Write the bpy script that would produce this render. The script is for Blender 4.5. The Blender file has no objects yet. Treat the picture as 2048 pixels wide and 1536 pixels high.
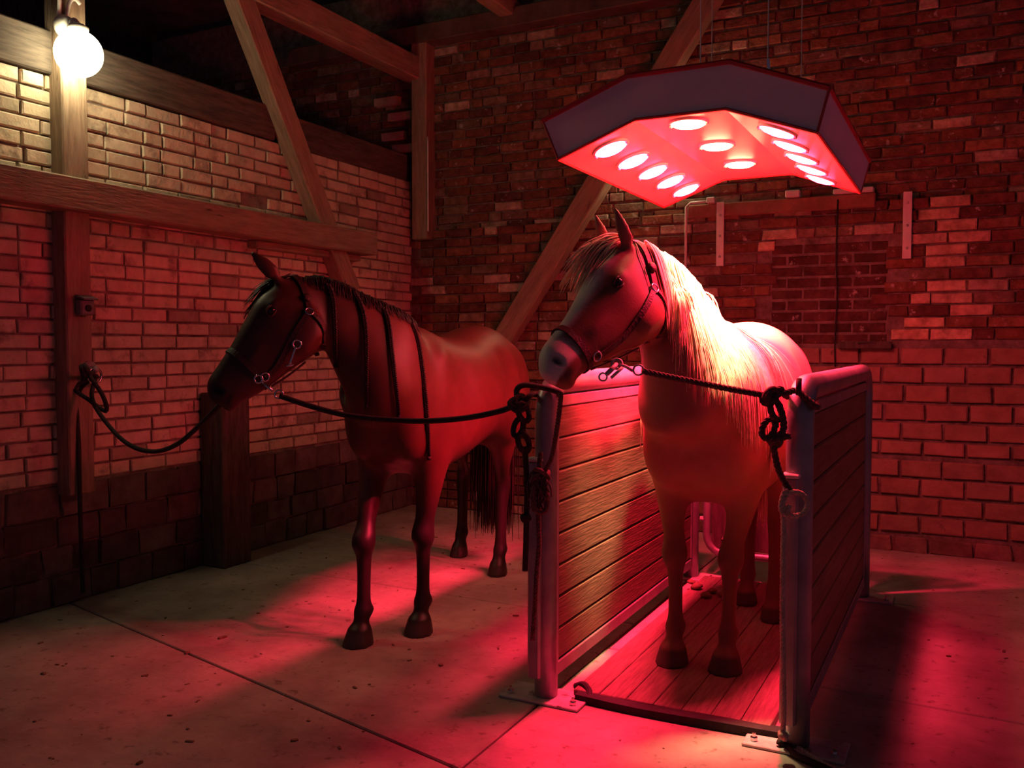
import bpy, math, random
import numpy as np
from mathutils import Vector, Matrix
from mathutils.bvhtree import BVHTree

random.seed(7)
rng = np.random.default_rng(7)
SC = bpy.context.scene
COL = SC.collection

# ------------------------------------------------------------------ camera
FPX, CAMH = 1800.0, 1.4
PITCH = math.atan(78.0 / FPX)
YAW = math.atan(916.0 * math.cos(PITCH) / FPX)
FW = Vector((-math.sin(YAW) * math.cos(PITCH), math.cos(YAW) * math.cos(PITCH), -math.sin(PITCH)))
RT = Vector((math.cos(YAW), math.sin(YAW), 0))
UPV = RT.cross(FW)
CAM = Vector((0, 0, CAMH))
cd = bpy.data.cameras.new('camera')
cd.sensor_width = 36.0
cd.lens = FPX / 2048 * 36.0
cd.clip_start = 0.05
cam = bpy.data.objects.new('camera', cd)
COL.objects.link(cam)
M = Matrix((RT, UPV, -FW)).transposed().to_4x4()
M.translation = CAM
cam.matrix_world = M
SC.camera = cam

# ------------------------------------------------------------------ world, light levels, exposure
w = bpy.data.worlds.new('world')
SC.world = w
w.use_nodes = True
bgn = w.node_tree.nodes['Background']
bgn.inputs[0].default_value = (0.85, 0.50, 0.90, 1)     # dim dusk ambient, tinted purple in place of haze and red bounce
bgn.inputs[1].default_value = 0.042
RED = (1.0, 0.022, 0.072)
HEAT_STRENGTH = 150.0
HEAT_BEAM = 380.0                # watts of each infrared reflector beam
WARM = (1.0, 0.68, 0.34)       # the middle row of the solarium burns warm white
WARM_STRENGTH = 42.0
WARM_BEAM = 640.0
BULB = (1.0, 0.86, 0.50)
BULB_STRENGTH = 35.0
SC.cycles.max_bounces = 6
SC.cycles.diffuse_bounces = 3
SC.cycles.glossy_bounces = 2
vs = SC.view_settings
vs.view_transform = 'Standard'
vs.look = 'None'
vs.exposure = 0.0
vs.gamma = 1.0
vs.use_curve_mapping = False


def ray(px, py):
    return FW + RT * ((px - 1024.0) / FPX) - UPV * ((py - 768.0) / FPX)


def P(px, py, d):
    return CAM + ray(px, py) * d


def onplane(px, py, axis, val):
    r = ray(px, py)
    return CAM + r * ((val - CAM[axis]) / r[axis])


def proj(p):
    v = Vector(p) - CAM
    d = v.dot(FW)
    return (1024 + FPX * v.dot(RT) / d, 768 - FPX * v.dot(UPV) / d, d)


# ------------------------------------------------------------------ materials
MATS = {}


def new_mat(name):
    m = bpy.data.materials.new(name)
    m.use_nodes = True
    nt = m.node_tree
    b = nt.nodes['Principled BSDF']
    return m, nt, b


def nd(nt, t, **kw):
    n = nt.nodes.new(t)
    for k, v in kw.items():
        if k.startswith('i_'):
            n.inputs[k[2:].replace('_', ' ')].default_value = v
        else:
            setattr(n, k, v)
    return n


def ramp(nt, src, stops):
    r = nt.nodes.new('ShaderNodeValToRGB')
    el = r.color_ramp.elements
    while len(el) < len(stops):
        el.new(0.5)
    for e, (p, c) in zip(el, stops):
        e.position = p
        e.color = (*c, 1) if len(c) == 3 else c
    nt.links.new(src, r.inputs[0])
    return r


def mixc(nt, a, b, fac, mode='MIX'):
    m = nt.nodes.new('ShaderNodeMix')
    m.data_type = 'RGBA'
    m.blend_type = mode
    for i, s in ((6, a), (7, b)):
        if isinstance(s, tuple):
            m.inputs[i].default_value = (*s, 1)
        else:
            nt.links.new(s, m.inputs[i])
    if isinstance(fac, float):
        m.inputs[0].default_value = fac
    else:
        nt.links.new(fac, m.inputs[0])
    return m.outputs[2]


def surf(name, c1, c2, scale=6.0, rough=0.8, bump=0.3, bscale=40.0, metal=0.0, spots=None, stretch=None, attr=None,
         bdist=0.01, spec=0.3):
    """two-tone noise material with fine relief; optional dirt spots, stretched grain, per-piece colour attribute"""
    m, nt, b = new_mat(name)
    tc = nd(nt, 'ShaderNodeTexCoord')
    geo = nd(nt, 'ShaderNodeNewGeometry')
    vec = geo.outputs['Position']
    if stretch:
        mp = nd(nt, 'ShaderNodeMapping')
        mp.inputs['Scale'].default_value = stretch
        nt.links.new(tc.outputs['Object'], mp.inputs[0])
        vec = mp.outputs[0]
    n1 = nd(nt, 'ShaderNodeTexNoise', i_Scale=scale, i_Detail=6.0, i_Roughness=0.65)
    nt.links.new(vec, n1.inputs['Vector'])
    r = ramp(nt, n1.outputs[0], [(0.32, c1), (0.68, c2)])
    col = r.outputs[0]
    if attr:
        a = nd(nt, 'ShaderNodeAttribute', attribute_name=attr)
        col = mixc(nt, a.outputs['Color'], col, 1.0, 'MULTIPLY')
    if spots:
        sc, lo, hi, sc_col = spots
        n3 = nd(nt, 'ShaderNodeTexNoise', i_Scale=sc, i_Detail=4.0, i_Roughness=0.7)
        nt.links.new(vec, n3.inputs['Vector'])
        r3 = ramp(nt, n3.outputs[0], [(lo, (0, 0, 0)), (hi, (1, 1, 1))])
        col = mixc(nt, col, sc_col, r3.outputs[0])
    nt.links.new(col, b.inputs['Base Color'])
    b.inputs['Roughness'].default_value = rough
    b.inputs['Metallic'].default_value = metal
    b.inputs['Specular IOR Level'].default_value = spec
    if bump:
        n2 = nd(nt, 'ShaderNodeTexNoise', i_Scale=bscale, i_Detail=5.0)
        nt.links.new(vec, n2.inputs['Vector'])
        bp = nd(nt, 'ShaderNodeBump', i_Strength=bump, i_Distance=bdist)
        nt.links.new(n2.outputs[0], bp.inputs['Height'])
        nt.links.new(bp.outputs[0], b.inputs['Normal'])
    MATS[name] = m
    return m


def emis(name, col, s):
    m, nt, b = new_mat(name)
    b.inputs['Base Color'].default_value = (0.05, 0.05, 0.05, 1)
    b.inputs['Emission Color'].default_value = (*col, 1)
    b.inputs['Emission Strength'].default_value = s
    MATS[name] = m
    return m


surf('cream_brick', (0.60, 0.53, 0.44), (0.86, 0.80, 0.69), 9, 0.85, 0.5, 45, attr='tint', spots=(5, 0.55, 0.72, (0.22, 0.17, 0.13)))
surf('red_brick', (0.42, 0.34, 0.30), (1.0, 0.92, 0.86), 14, 0.9, 0.7, 40, attr='tint', spots=(11, 0.62, 0.70, (0.42, 0.36, 0.32)))
surf('block_brick', (0.62, 0.52, 0.46), (0.95, 0.85, 0.76), 8, 0.9, 0.5, 40, attr='tint', spots=(9, 0.64, 0.74, (0.12, 0.08, 0.07)))
surf('plinth_stone', (0.45, 0.40, 0.38), (1.0, 0.95, 0.9), 6, 0.95, 0.8, 22, attr='tint')
surf('mortar_cream', (0.13, 0.10, 0.08), (0.30, 0.25, 0.20), 14, 0.95, 0.6, 50)
surf('mortar_red', (0.09, 0.065, 0.055), (0.26, 0.20, 0.17), 12, 0.95, 0.8, 45)
surf('concrete', (0.20, 0.18, 0.145), (0.43, 0.395, 0.325), 1.7, 0.78, 0.35, 30, spots=(16, 0.58, 0.70, (0.15, 0.125, 0.095)))
surf('joint_dirt', (0.06, 0.05, 0.04), (0.13, 0.11, 0.09), 9, 0.95, 0.5, 60)
surf('wood', (0.20, 0.14, 0.095), (0.36, 0.265, 0.185), 4, 0.75, 0.45, 9, stretch=(9, 9, 1.2), spots=(3.2, 0.66, 0.73, (0.10, 0.06, 0.035)))
surf('dark_wood', (0.045, 0.035, 0.03), (0.12, 0.095, 0.075), 4, 0.85, 0.5, 9, stretch=(9, 9, 1.2))
surf('roof_wood', (0.05, 0.04, 0.035), (0.14, 0.11, 0.085), 4, 0.85, 0.4, 9)
surf('plank', (0.15, 0.092, 0.06), (0.25, 0.165, 0.105), 3.0, 0.5, 0.25, 8, stretch=(14, 1.2, 14))
surf('galvanised', (0.25, 0.255, 0.26), (0.38, 0.385, 0.39), 8, 0.42, 0.1, 30, metal=0.55, spots=(6, 0.66, 0.74, (0.20, 0.17, 0.15)))
surf('old_steel', (0.32, 0.31, 0.30), (0.55, 0.53, 0.51), 9, 0.6, 0.3, 40, metal=0.3, spots=(14, 0.6, 0.7, (0.12, 0.09, 0.07)))
surf('chrome', (0.7, 0.7, 0.7), (0.8, 0.8, 0.8), 8, 0.18, 0.0, 30, metal=1.0)
surf('rubber', (0.012, 0.011, 0.011), (0.03, 0.027, 0.026), 9, 0.75, 0.4, 50)
surf('mat_plank', (0.12, 0.075, 0.06), (0.24, 0.155, 0.125), 5, 0.6, 0.4, 30, stretch=(18, 1.4, 10), spots=(8, 0.62, 0.72, (0.09, 0.055, 0.045)))
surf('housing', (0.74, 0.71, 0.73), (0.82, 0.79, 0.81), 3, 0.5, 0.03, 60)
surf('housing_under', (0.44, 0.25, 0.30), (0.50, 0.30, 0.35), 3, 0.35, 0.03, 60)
surf('housing_edge', (0.30, 0.03, 0.035), (0.38, 0.045, 0.05), 5, 0.5, 0.0, 60)
surf('white_metal', (0.62, 0.60, 0.56), (0.75, 0.72, 0.68), 10, 0.5, 0.15, 40)
surf('rope_dark', (0.018, 0.015, 0.016), (0.05, 0.042, 0.042), 60, 0.9, 0.6, 240, bdist=0.003)
surf('rope_brown', (0.07, 0.035, 0.035), (0.17, 0.09, 0.08), 60, 0.9, 0.6, 240, bdist=0.003)
surf('rope_pale', (0.40, 0.33, 0.24), (0.62, 0.54, 0.42), 60, 0.9, 0.6, 240, bdist=0.003)
surf('leather', (0.018, 0.012, 0.012), (0.045, 0.03, 0.028), 20, 0.55, 0.3, 120)
surf('leather_brown', (0.045, 0.022, 0.018), (0.085, 0.042, 0.032), 20, 0.55, 0.3, 120)
surf('hair_black', (0.010, 0.008, 0.008), (0.035, 0.025, 0.023), 25, 0.5, 0.0, 60)
surf('hair_flaxen', (0.62, 0.46, 0.27), (0.86, 0.72, 0.50), 25, 0.5, 0.0, 60)
surf('coat', (0.80, 0.80, 0.80), (1.0, 1.0, 1.0), 7, 0.52, 0.12, 160, attr='coat', bdist=0.004)
surf('coat_bay', (0.75, 0.75, 0.75), (1.0, 1.0, 1.0), 7, 0.48, 0.06, 160, attr='coat', bdist=0.004, spec=0.45)
surf('eyeball', (0.008, 0.005, 0.005), (0.014, 0.009, 0.008), 20, 0.08, 0.0, 60, spec=0.6)
surf('plastic_grey', (0.14, 0.13, 0.13), (0.19, 0.18, 0.18), 10, 0.5, 0.1, 60)
surf('straw', (0.10, 0.07, 0.04), (0.24, 0.18, 0.10), 30, 0.9, 0.3, 80)
emis('heat_bulb', RED, HEAT_STRENGTH)
emis('warm_bulb', WARM, WARM_STRENGTH)
emis('lamp_globe', BULB, BULB_STRENGTH)
emis('lamp_globe_warm', (1.0, .78, .44), 38.0)


# ------------------------------------------------------------------ mesh helpers
class MB:
    def __init__(self):
        self.v, self.f = [], []

    def add(self, vs, fs):
        o = len(self.v)
        self.v += [tuple(p) for p in vs]
        self.f += [tuple(i + o for i in q) for q in fs]

    def box(self, c, s, R=None, bev=0.0):
        hx, hy, hz = s[0] / 2, s[1] / 2, s[2] / 2
        c = Vector(c)
        if bev <= 0:
            vs = [Vector((x * hx, y * hy, z * hz)) for x in (-1, 1) for y in (-1, 1) for z in (-1, 1)]
            fs = [(0, 1, 3, 2), (4, 6, 7, 5), (0, 4, 5, 1), (2, 3, 7, 6), (0, 2, 6, 4), (1, 5, 7, 3)]
        else:
            bev = min(bev, hx * .9, hy * .9, hz * .9)
            # chamfered box: 24 verts
            vs, idx = [], {}
            for x in (-1, 1):
                for y in (-1, 1):
                    for z in (-1, 1):
                        for a in range(3):
                            h = [hx - bev, hy - bev, hz - bev]
                            h[a] = (hx, hy, hz)[a]
                            idx[(x, y, z, a)] = len(vs)
                            vs.append(Vector((x * h[0], y * h[1], z * h[2])))
            fs = []
            for a in range(3):
                b_, c_ = (a + 1) % 3, (a + 2) % 3
                for s_ in (-1, 1):
                    q = []
                    for (p, r) in ((-1, -1), (1, -1), (1, 1), (-1, 1)):
                        k = [0, 0, 0]
                        k[a], k[b_], k[c_] = s_, p, r
                        q.append(idx[(*k, a)])
                    fs.append(tuple(q if s_ > 0 else q[::-1]))
                for p in (-1, 1):
                    for r in (-1, 1):
                        def kk(s, ax):
                            k = [0, 0, 0]
                            k[a], k[b_], k[c_] = s, p, r
                            return idx[(*k, ax)]
                        q = (kk(-1, b_), kk(1, b_), kk(1, c_), kk(-1, c_))
                        fs.append(q if p * r < 0 else q[::-1])
            for x in (-1, 1):
                for y in (-1, 1):
                    for z in (-1, 1):
                        t = tuple(idx[(x, y, z, a)] for a in range(3))
                        fs.append(t if x * y * z > 0 else t[::-1])
        if R is not None:
            vs = [R @ p for p in vs]
        self.add([c + p for p in vs], fs)

    def beam(self, a, b, wd, ht, up=(0, 0, 1), bev=0.006):
        """rectangular timber from a to b; ht along up, wd across"""
        a, b = Vector(a), Vector(b)
        t = (b - a).normalized()
        u = Vector(up)
        s = t.cross(u).normalized()
        u = s.cross(t)
        R = Matrix((s, u, t)).transposed()
        self.box((a + b) / 2, (wd, ht, (b - a).length), R, bev)

    def tube(self, pts, r, n=8, cap=True, closed=False):
        pts = [Vector(p) for p in pts]
        N = len(pts)
        rs = r if isinstance(r, (list, tuple)) else [r] * N
        T = []
        for i in range(N):
            if closed:
                t = pts[(i + 1) % N] - pts[i - 1]
            else:
                t = pts[min(i + 1, N - 1)] - pts[max(i - 1, 0)]
            T.append(t.normalized() if t.length > 1e-9 else Vector((0, 0, 1)))
        u = T[0].orthogonal().normalized()
        vs = []
        for i in range(N):
            u = u - T[i] * u.dot(T[i])
            u = u.normalized() if u.length > 1e-6 else T[i].orthogonal().normalized()
            s = T[i].cross(u)
            for k in range(n):
                a = 2 * math.pi * k / n
                vs.append(pts[i] + (u * math.cos(a) + s * math.sin(a)) * rs[i])
        fs = []
        for i in range(N if closed else N - 1):
            j = (i + 1) % N
            for k in range(n):
                fs.append((i * n + k, i * n + (k + 1) % n, j * n + (k + 1) % n, j * n + k))
        if cap and not closed:
            fs.append(tuple(range(n))[::-1])
            fs.append(tuple((N - 1) * n + k for k in range(n)))
        self.add(vs, fs)

    def lathe(self, prof, c, axis=(0, 0, 1), n=20):
        ax = Vector(axis).normalized()
        u = ax.orthogonal().normalized()
        s = ax.cross(u)
        c = Vector(c)
        vs, fs = [], []
        for (r, h) in prof:
            for k in range(n):
                a = 2 * math.pi * k / n
                vs.append(c + ax * h + (u * math.cos(a) + s * math.sin(a)) * max(r, 1e-4))
        for i in range(len(prof) - 1):
            for k in range(n):
                fs.append((i * n + k, i * n + (k + 1) % n, (i + 1) * n + (k + 1) % n, (i + 1) * n + k))
        fs.append(tuple(range(n))[::-1])
        fs.append(tuple((len(prof) - 1) * n + k for k in range(n)))
        self.add(vs, fs)

    def band(self, pts, nrm, wdir, width, thick, closed=False):
        """flat strap along pts: width along wdir, thickness along the normals"""
        N = len(pts)
        vs = []
        for i in range(N):
            p, n_ = Vector(pts[i]), Vector(nrm[i]).normalized()
            wv = Vector(wdir[i]).normalized() * width / 2
            vs += [p - wv, p + wv, p + wv + n_ * thick, p - wv + n_ * thick]
        fs = []
        for i in range(N if closed else N - 1):
            j = (i + 1) % N
            for k in range(4):
                fs.append((i * 4 + k, i * 4 + (k + 1) % 4, j * 4 + (k + 1) % 4, j * 4 + k))
        if not closed:
            fs += [(3, 2, 1, 0), tuple((N - 1) * 4 + k for k in range(4))]
        self.add(vs, fs)

    def mesh(self, name):
        me = bpy.data.meshes.new(name)
        me.from_pydata(self.v, [], self.f)
        me.validate()
        return me

    def build(self, name, mat, parent=None, smooth=False, fixn=True):
        me = self.mesh(name)
        if fixn:
            import bmesh
            bm = bmesh.new()
            bm.from_mesh(me)
            bmesh.ops.recalc_face_normals(bm, faces=bm.faces)
            bm.to_mesh(me)
            bm.free()
        if smooth:
            me.polygons.foreach_set('use_smooth', [True] * len(me.polygons))
        return link(name, me, mat, parent)


def link(name, me, mat, parent=None):
    if mat and not me.materials:
        me.materials.append(MATS[mat])
    o = bpy.data.objects.new(name, me)
    COL.objects.link(o)
    if parent:
        o.parent = parent
    return o


def empty(name, loc=(0, 0, 0)):
    o = bpy.data.objects.new(name, None)
    o.empty_display_size = 0.1
    COL.objects.link(o)
    o.location = loc
    return o


def tag(o, label=None, cat=None, group=None, kind=None):
    if label:
        o['label'] = label
    if cat:
        o['category'] = cat
    if group:
        o['group'] = group
    if kind:
        o['kind'] = kind
    return o


def keep(o, parent):
    """parent without moving (parents stand unrotated at their own location)"""
    o.parent = parent
    o.location = Vector(o.location) - Vector(parent.location)
    return o


def spline(pts, m=8, closed=False):
    """Catmull-Rom through points (numpy rows or Vectors)"""
    A = np.array([list(p) for p in pts], float)
    N = len(A)
    out = []
    for i in range(N if closed else N - 1):
        if closed:
            p0, p1, p2, p3 = A[i - 1], A[i], A[(i + 1) % N], A[(i + 2) % N]
        else:
            p1, p2 = A[i], A[i + 1]
            p0 = A[i - 1] if i > 0 else 2 * p1 - p2
            p3 = A[i + 2] if i + 2 < N else 2 * p2 - p1
        for k in range(m):
            t = k / m
            out.append(0.5 * (2 * p1 + (p2 - p0) * t + (2 * p0 - 5 * p1 + 4 * p2 - p3) * t * t + (3 * p1 - p0 - 3 * p2 + p3) * t ** 3))
    if not closed:
        out.append(A[-1])
    return np.array(out)


def resample(pts, step):
    A = np.array([list(p) for p in pts], float)
    L = np.r_[0, np.cumsum(np.linalg.norm(np.diff(A, axis=0), axis=1))]
    n = max(2, int(L[-1] / step) + 1)
    t = np.linspace(0, L[-1], n)
    return np.stack([np.interp(t, L, A[:, k]) for k in range(3)], 1)


def twisted(mb, pts, r, pitch=0.05, strands=3, n=6):
    """laid rope: strands wound round the path"""
    A = resample(pts, pitch / 7)
    V_ = [Vector(p) for p in A]
    N = len(V_)
    u = None
    fr = []
    for i in range(N):
        t = (V_[min(i + 1, N - 1)] - V_[max(i - 1, 0)]).normalized()
        if u is None:
            u = t.orthogonal().normalized()
        u = (u - t * u.dot(t)).normalized()
        fr.append((u.copy(), t.cross(u)))
    step = (A[1] - A[0])
    ds = float(np.linalg.norm(step))
    for k in range(strands):
        ps = []
        for i in range(N):
            a = 2 * math.pi * (i * ds / pitch + k / strands)
            ps.append(V_[i] + (fr[i][0] * math.cos(a) + fr[i][1] * math.sin(a)) * r * 0.52)
        mb.tube(ps, r * 0.56, n)


# ------------------------------------------------------------------ floor
LX, BY = -4.32, 6.60           # inner face of the left wall, face of the lower back wall
mb = MB()
mb.box((-0.9, 3.2, -0.11), (8.0, 8.6, 0.14))
floor = tag(mb.build('floor', 'joint_dirt'), 'grey concrete barn floor of cast slabs with dark joints', 'floor', kind='structure')
def slab(q):
    """cast slab from four floor corners (counter-clockwise), with a joint left round it"""
    c = sum((Vector((*p, 0)) for p in q), Vector()) / 4
    vs = []
    for (zz, ins) in ((-.06, .005), (-.005, .005), (0, .010)):
        for p in q:
            v = Vector((*p, 0))
            d = Vector((math.copysign(ins, c.x - v.x), math.copysign(ins, c.y - v.y), zz))
            vs.append(v + d)
    fs = [(8, 9, 10, 11), (3, 2, 1, 0)]
    for lv in (0, 4):
        for k in range(4):
            fs.append((lv + k, lv + (k + 1) % 4, lv + 4 + (k + 1) % 4, lv + 4 + k))
    m_ = MB()
    m_.add(vs, fs)
    m_.build('floor_slab', 'concrete', floor)


for (xa, xb, rows) in ((-4.9, -1.475, ((-1.1, -1.1), (1.75, 1.35), (3.36, 2.52), (4.345, 4.26), (5.62, 5.60), (7.5, 7.5))),
                       (-1.475, .42, ((-1.1, -1.1), (1.0, 1.0), (2.42, 2.42), (3.86, 3.76), (5.25, 5.22), (7.5, 7.5))),
                       (.42, 3.1, ((-1.1, -1.1), (1.0, 1.0), (2.42, 2.42), (3.76, 3.70), (5.22, 5.2), (7.5, 7.5)))):
    for r0, r1 in zip(rows[:-1], rows[1:]):
        slab([(xa, r0[0]), (xb, r0[1]), (xb, r1[1]), (xa, r1[0])])
# loose dirt on the floor
mb = MB()
for _ in range(260):
    x, y = random.uniform(-4.2, 1.2), random.uniform(1.3, 6.4)
    if -1.7 < x < -.3 and 3.0 < y < 5.5:
        continue
    s = random.uniform(0.003, 0.010) * (1.6 if random.random() < .1 else 1)
    a = random.uniform(0, 3.14)
    R = Matrix.Rotation(a, 3, 'Z')
    mb.box((x, y, s * 0.25), (s * random.uniform(1.2, 3.4), s * 1.2, s * 0.6), R, s * 0.2)
tag(mb.build('floor_dirt', 'straw'), 'scattered dirt crumbs and chaff on the concrete floor', 'dirt', kind='stuff')


# ------------------------------------------------------------------ bricks
OCC = [(410, 520, 700, 800), (690, 660, 1050, 940), (1090, 150, 1700, 390), (1120, 500, 1440, 760), (1290, 640, 1600, 1250)]


def shown(p, sz):
    x, y, d = proj(p)
    if d < 0.3 or x < -40 or x > 2090 or y < -40 or y > 1570:
        return 0
    for (a, b, c, e) in OCC:
        if a < x < c and b < y < e:
            return 0.001
    return sz / d / d


def brick_geo(c, U, N, ln, ht, out, j, bev=0.006, depth=0.05):
    """one brick: c on the mortar face, U along the wall, N outward"""
    Z = Vector((0, 0, 1))

    def jj():
        return random.uniform(-j, j)
    vs = []
    o = out + random.uniform(-0.35, 0.35) * out
    for lev, ins in ((-depth * 0.2, 0), (o - bev, 0), (o, bev)):
        for (a, b) in ((-1, -1), (1, -1), (1, 1), (-1, 1)):
            vs.append(c + U * (a * (ln / 2 - ins) + jj()) + Z * (b * (ht / 2 - ins) + jj() * .7) + N * (lev + (jj() * .5 if lev > 0 else 0)))
    fs = [(8, 9, 10, 11)]
    for lv in (0, 4):
        for k in range(4):
            k2 = (k + 1) % 4
            fs.append((lv + k, lv + k2, lv + 4 + k2, lv + 4 + k))
    return vs, fs


def lay(wall, specs, matname, stuffname):
    """specs: (centre, U, N, length, height, proud, jitter, tint, name). The 300 that show largest become parts, the rest one mesh"""
    specs.sort(key=lambda s: -shown(s[0], s[3] * s[4]))
    restv, restf, restc, restm = [], [], [], []
    mats = []
    for i, (c, U, N, ln, ht, out, j, tint, nm, mat) in enumerate(specs):
        v, f = brick_geo(c, U, N, ln, ht, out, j)
        if i < 300 and shown(c, ln * ht) > 0:
            me = bpy.data.meshes.new(nm)
            me.from_pydata(v, [], f)
            at = me.attributes.new('tint', 'FLOAT_COLOR', 'POINT')
            at.data.foreach_set('color', list((*tint, 1.0)) * len(v))
            link(nm, me, mat, wall)
        else:
            o = len(restv)
            restv += v
            restf += [tuple(k + o for k in q) for q in f]
            restc += list((*tint, 1.0)) * len(v)
            if mat not in mats:
                mats.append(mat)
            restm += [mats.index(mat)] * len(f)
    if restv:
        me = bpy.data.meshes.new(stuffname)
        me.from_pydata(restv, [], restf)
        for m_ in mats:
            me.materials.append(MATS[m_])
        me.polygons.foreach_set('material_index', restm)
        at = me.attributes.new('tint', 'FLOAT_COLOR', 'POINT')
        at.data.foreach_set('color', restc)
        o = link(stuffname, me, None, wall)
        o['kind'] = 'stuff'


def vary(base, s, hue=0.04):
    k = 1 + random.uniform(-s, s)
    return tuple(max(0.01, c * k * (1 + random.uniform(-hue, hue))) for c in base)


# left wall: cream bricks over a dark stone plinth
mb = MB()
mb.box((LX - 0.17, 4.3, 1.40), (0.30, 4.8, 2.80))
wall_left = tag(mb.build('wall_left', 'mortar_cream'), 'cream painted brick wall with a dark stone plinth behind the brown horse', 'wall', kind='structure')
U, N = Vector((0, 1, 0)), Vector((1, 0, 0))
specs = []
HOLES = [(4.50, 4.70, 2.33, 2.41)]
pitch = 2.15 / 27
for r in range(27):
    z0 = 0.66 + r * pitch
    zc = z0 + pitch / 2
    y = 1.95 + (0.13 if r % 2 else 0.0) + random.uniform(-0.03, 0.03)
    while y < BY - 0.02:
        ln = 0.255 if random.random() < .8 else 0.135
        y1 = min(y + ln, BY - 0.01)
        yc = (y + y1) / 2
        if y1 - y > 0.04 and not any(a - .06 < yc < b + .06 and c < zc < d for (a, b, c, d) in HOLES):
            dk = 0.55 if random.random() < .05 else 1.0
            specs.append((Vector((LX - 0.022, yc, zc)), U, N, y1 - y - 0.011, pitch - 0.012, 0.018, 0.0025,
                          vary((0.80 * dk, 0.73 * dk, 0.62 * dk), 0.09, 0.03), 'brick', 'cream_brick'))
        y = y1 + 0.001
zrow = 0.0
for ht in (0.17, 0.15, 0.16, 0.17):
    y = 1.95 + random.uniform(-.1, .1)
    while y < BY - 0.03:
        ln = random.uniform(0.16, 0.34)
        y1 = min(y + ln, BY - 0.01)
        if y1 - y > 0.05:
            specs.append((Vector((LX - 0.022, (y + y1) / 2, zrow + ht / 2)), U, N, y1 - y - 0.014, ht - 0.012, 0.022, 0.012,
                          vary((0.17, 0.145, 0.135), 0.35, 0.05), 'plinth_stone', 'plinth_stone'))
        y = y1
    zrow += ht
lay(wall_left, specs, 'cream_brick', 'distant_bricks')

# back wall: rough red brick above, big pale blocks lower right, bricked-up window
mb = MB()
mb.box((-3.4, BY + 0.17, 1.17), (11.0, 0.30, 2.34))
mb.box((-3.4, BY + 0.24, 3.40), (11.0, 0.34, 2.2))
wall_back = tag(mb.build('wall_back', 'mortar_red'), 'rough red brown brick wall with timber braces behind both horses', 'wall', kind='structure')
U, N = Vector((1, 0, 0)), Vector((0, -1, 0))
specs = []
REDS = [(0.30, 0.13, 0.085), (0.24, 0.10, 0.075), (0.36, 0.19, 0.12), (0.19, 0.085, 0.07), (0.33, 0.24, 0.19), (0.27, 0.125, 0.09)]


def redtint():
    if random.random() < .07:
        return vary((0.58, 0.47, 0.38), .15)
    return vary(tuple(.82 * c for c in random.choice(REDS)), .22, .06)


BIGX0 = -1.95                       # blocks fill the lower right up to z 1.39
pz = 1.39 / 11
for r in range(11):
    zc = r * pz + pz / 2
    hh = pz - 0.022
    if r == 5:
        hh = pz * 0.66
    if r == 0:
        continue
    x = BIGX0 + (0.13 if r % 2 else 0) - 0.02
    while x < 2.0:
        ln = 0.262 + random.uniform(-.008, .008)
        specs.append((Vector((x + ln / 2, BY + 0.012, zc + (0.012 if r == 5 else 0))), U, N, ln - 0.02, hh, 0.016, 0.004,
                      vary((0.37, 0.235, 0.19), .12), 'brick', 'block_brick'))
        x += ln
x = BIGX0
while x < 2.0:                       # ragged bottom course
    ln = random.uniform(.2, .4)
    specs.append((Vector((x + ln / 2, BY + 0.014, 0.05)), U, N, ln - .02, .10, 0.02, .014, vary((.26, .17, .14), .3), 'brick', 'plinth_stone'))
    x += ln
# lower left part of the back wall
pz = 0.0795
r = 0
z = 0.0
WIN = (-1.29, -0.49, 1.40, 2.13)
while z < 2.31:
    x = -4.36 + (0.12 if r % 2 else 0)
    x1lim = BIGX0 if z < 1.38 else 2.0
    while x < x1lim:
        ln = 0.25 + random.uniform(-.012, .012) if random.random() < .85 else .125
        xe = min(x + ln, x1lim)
        xc, zc = (x + xe) / 2, z + pz / 2
        if xe - x > .04:
            if WIN[0] < xc < WIN[1] and WIN[2] < zc < WIN[3]:
                pass
            else:
                t = redtint()
                if z > 1.4 and (-1.48 < xc < -1.28 and (1.98 < zc < 2.02 or 2.06 < zc < 2.12)):
                    t = vary((.72, .52, .38), .1)
                if z > 1.4 and -0.49 < xc < 0.05 and random.random() < .30:
                    t = vary((.72, .50, .37), .12)
                specs.append((Vector((xc, BY + 0.010, zc)), U, N, xe - x - 0.012, pz - 0.013, 0.013, 0.0045, t, 'brick', 'red_brick'))
        x = xe
    z += pz
    r += 1
# bricked-up window, set back; brick tint darkened for the shade of the recess
mb = MB()
wz = WIN[2]
r = 0
while wz < WIN[3] - .03:
    x = WIN[0] + .01 - (.11 if r % 2 else 0)
    while x < WIN[1] - .02:
        x0, xe = max(x, WIN[0] + .01), min(x + .22, WIN[1] - .01)
        if xe - x0 > .03:
            specs.append((Vector(((x0 + xe) / 2, BY + 0.019, wz + pz / 2)), U, N, xe - x0 - .012, pz - .016, .004, .003,
                          vary((.11, .05, .042), .3), 'brick', 'red_brick'))
        x += .22
    wz += pz
    r += 1
# upper wall, set back above the ledge
z = 2.345
r = 0
while z < 3.94:
    x = -7.4 + (0.12 if r % 2 else 0) + random.uniform(-.03, .03)
    while x < 2.0:
        ln = 0.245 + random.uniform(-.02, .02) if random.random() < .75 else .125
        xe = x + ln
        specs.append((Vector(((x + xe) / 2, BY + 0.064, z + pz / 2 + random.uniform(-.004, .004))), U, N, ln - 0.014, pz - 0.015, 0.014, 0.006,
                      redtint(), 'brick', 'red_brick'))
        x = xe
    z += pz
    r += 1
lay(wall_back, specs, 'red_brick', 'distant_bricks')
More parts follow.
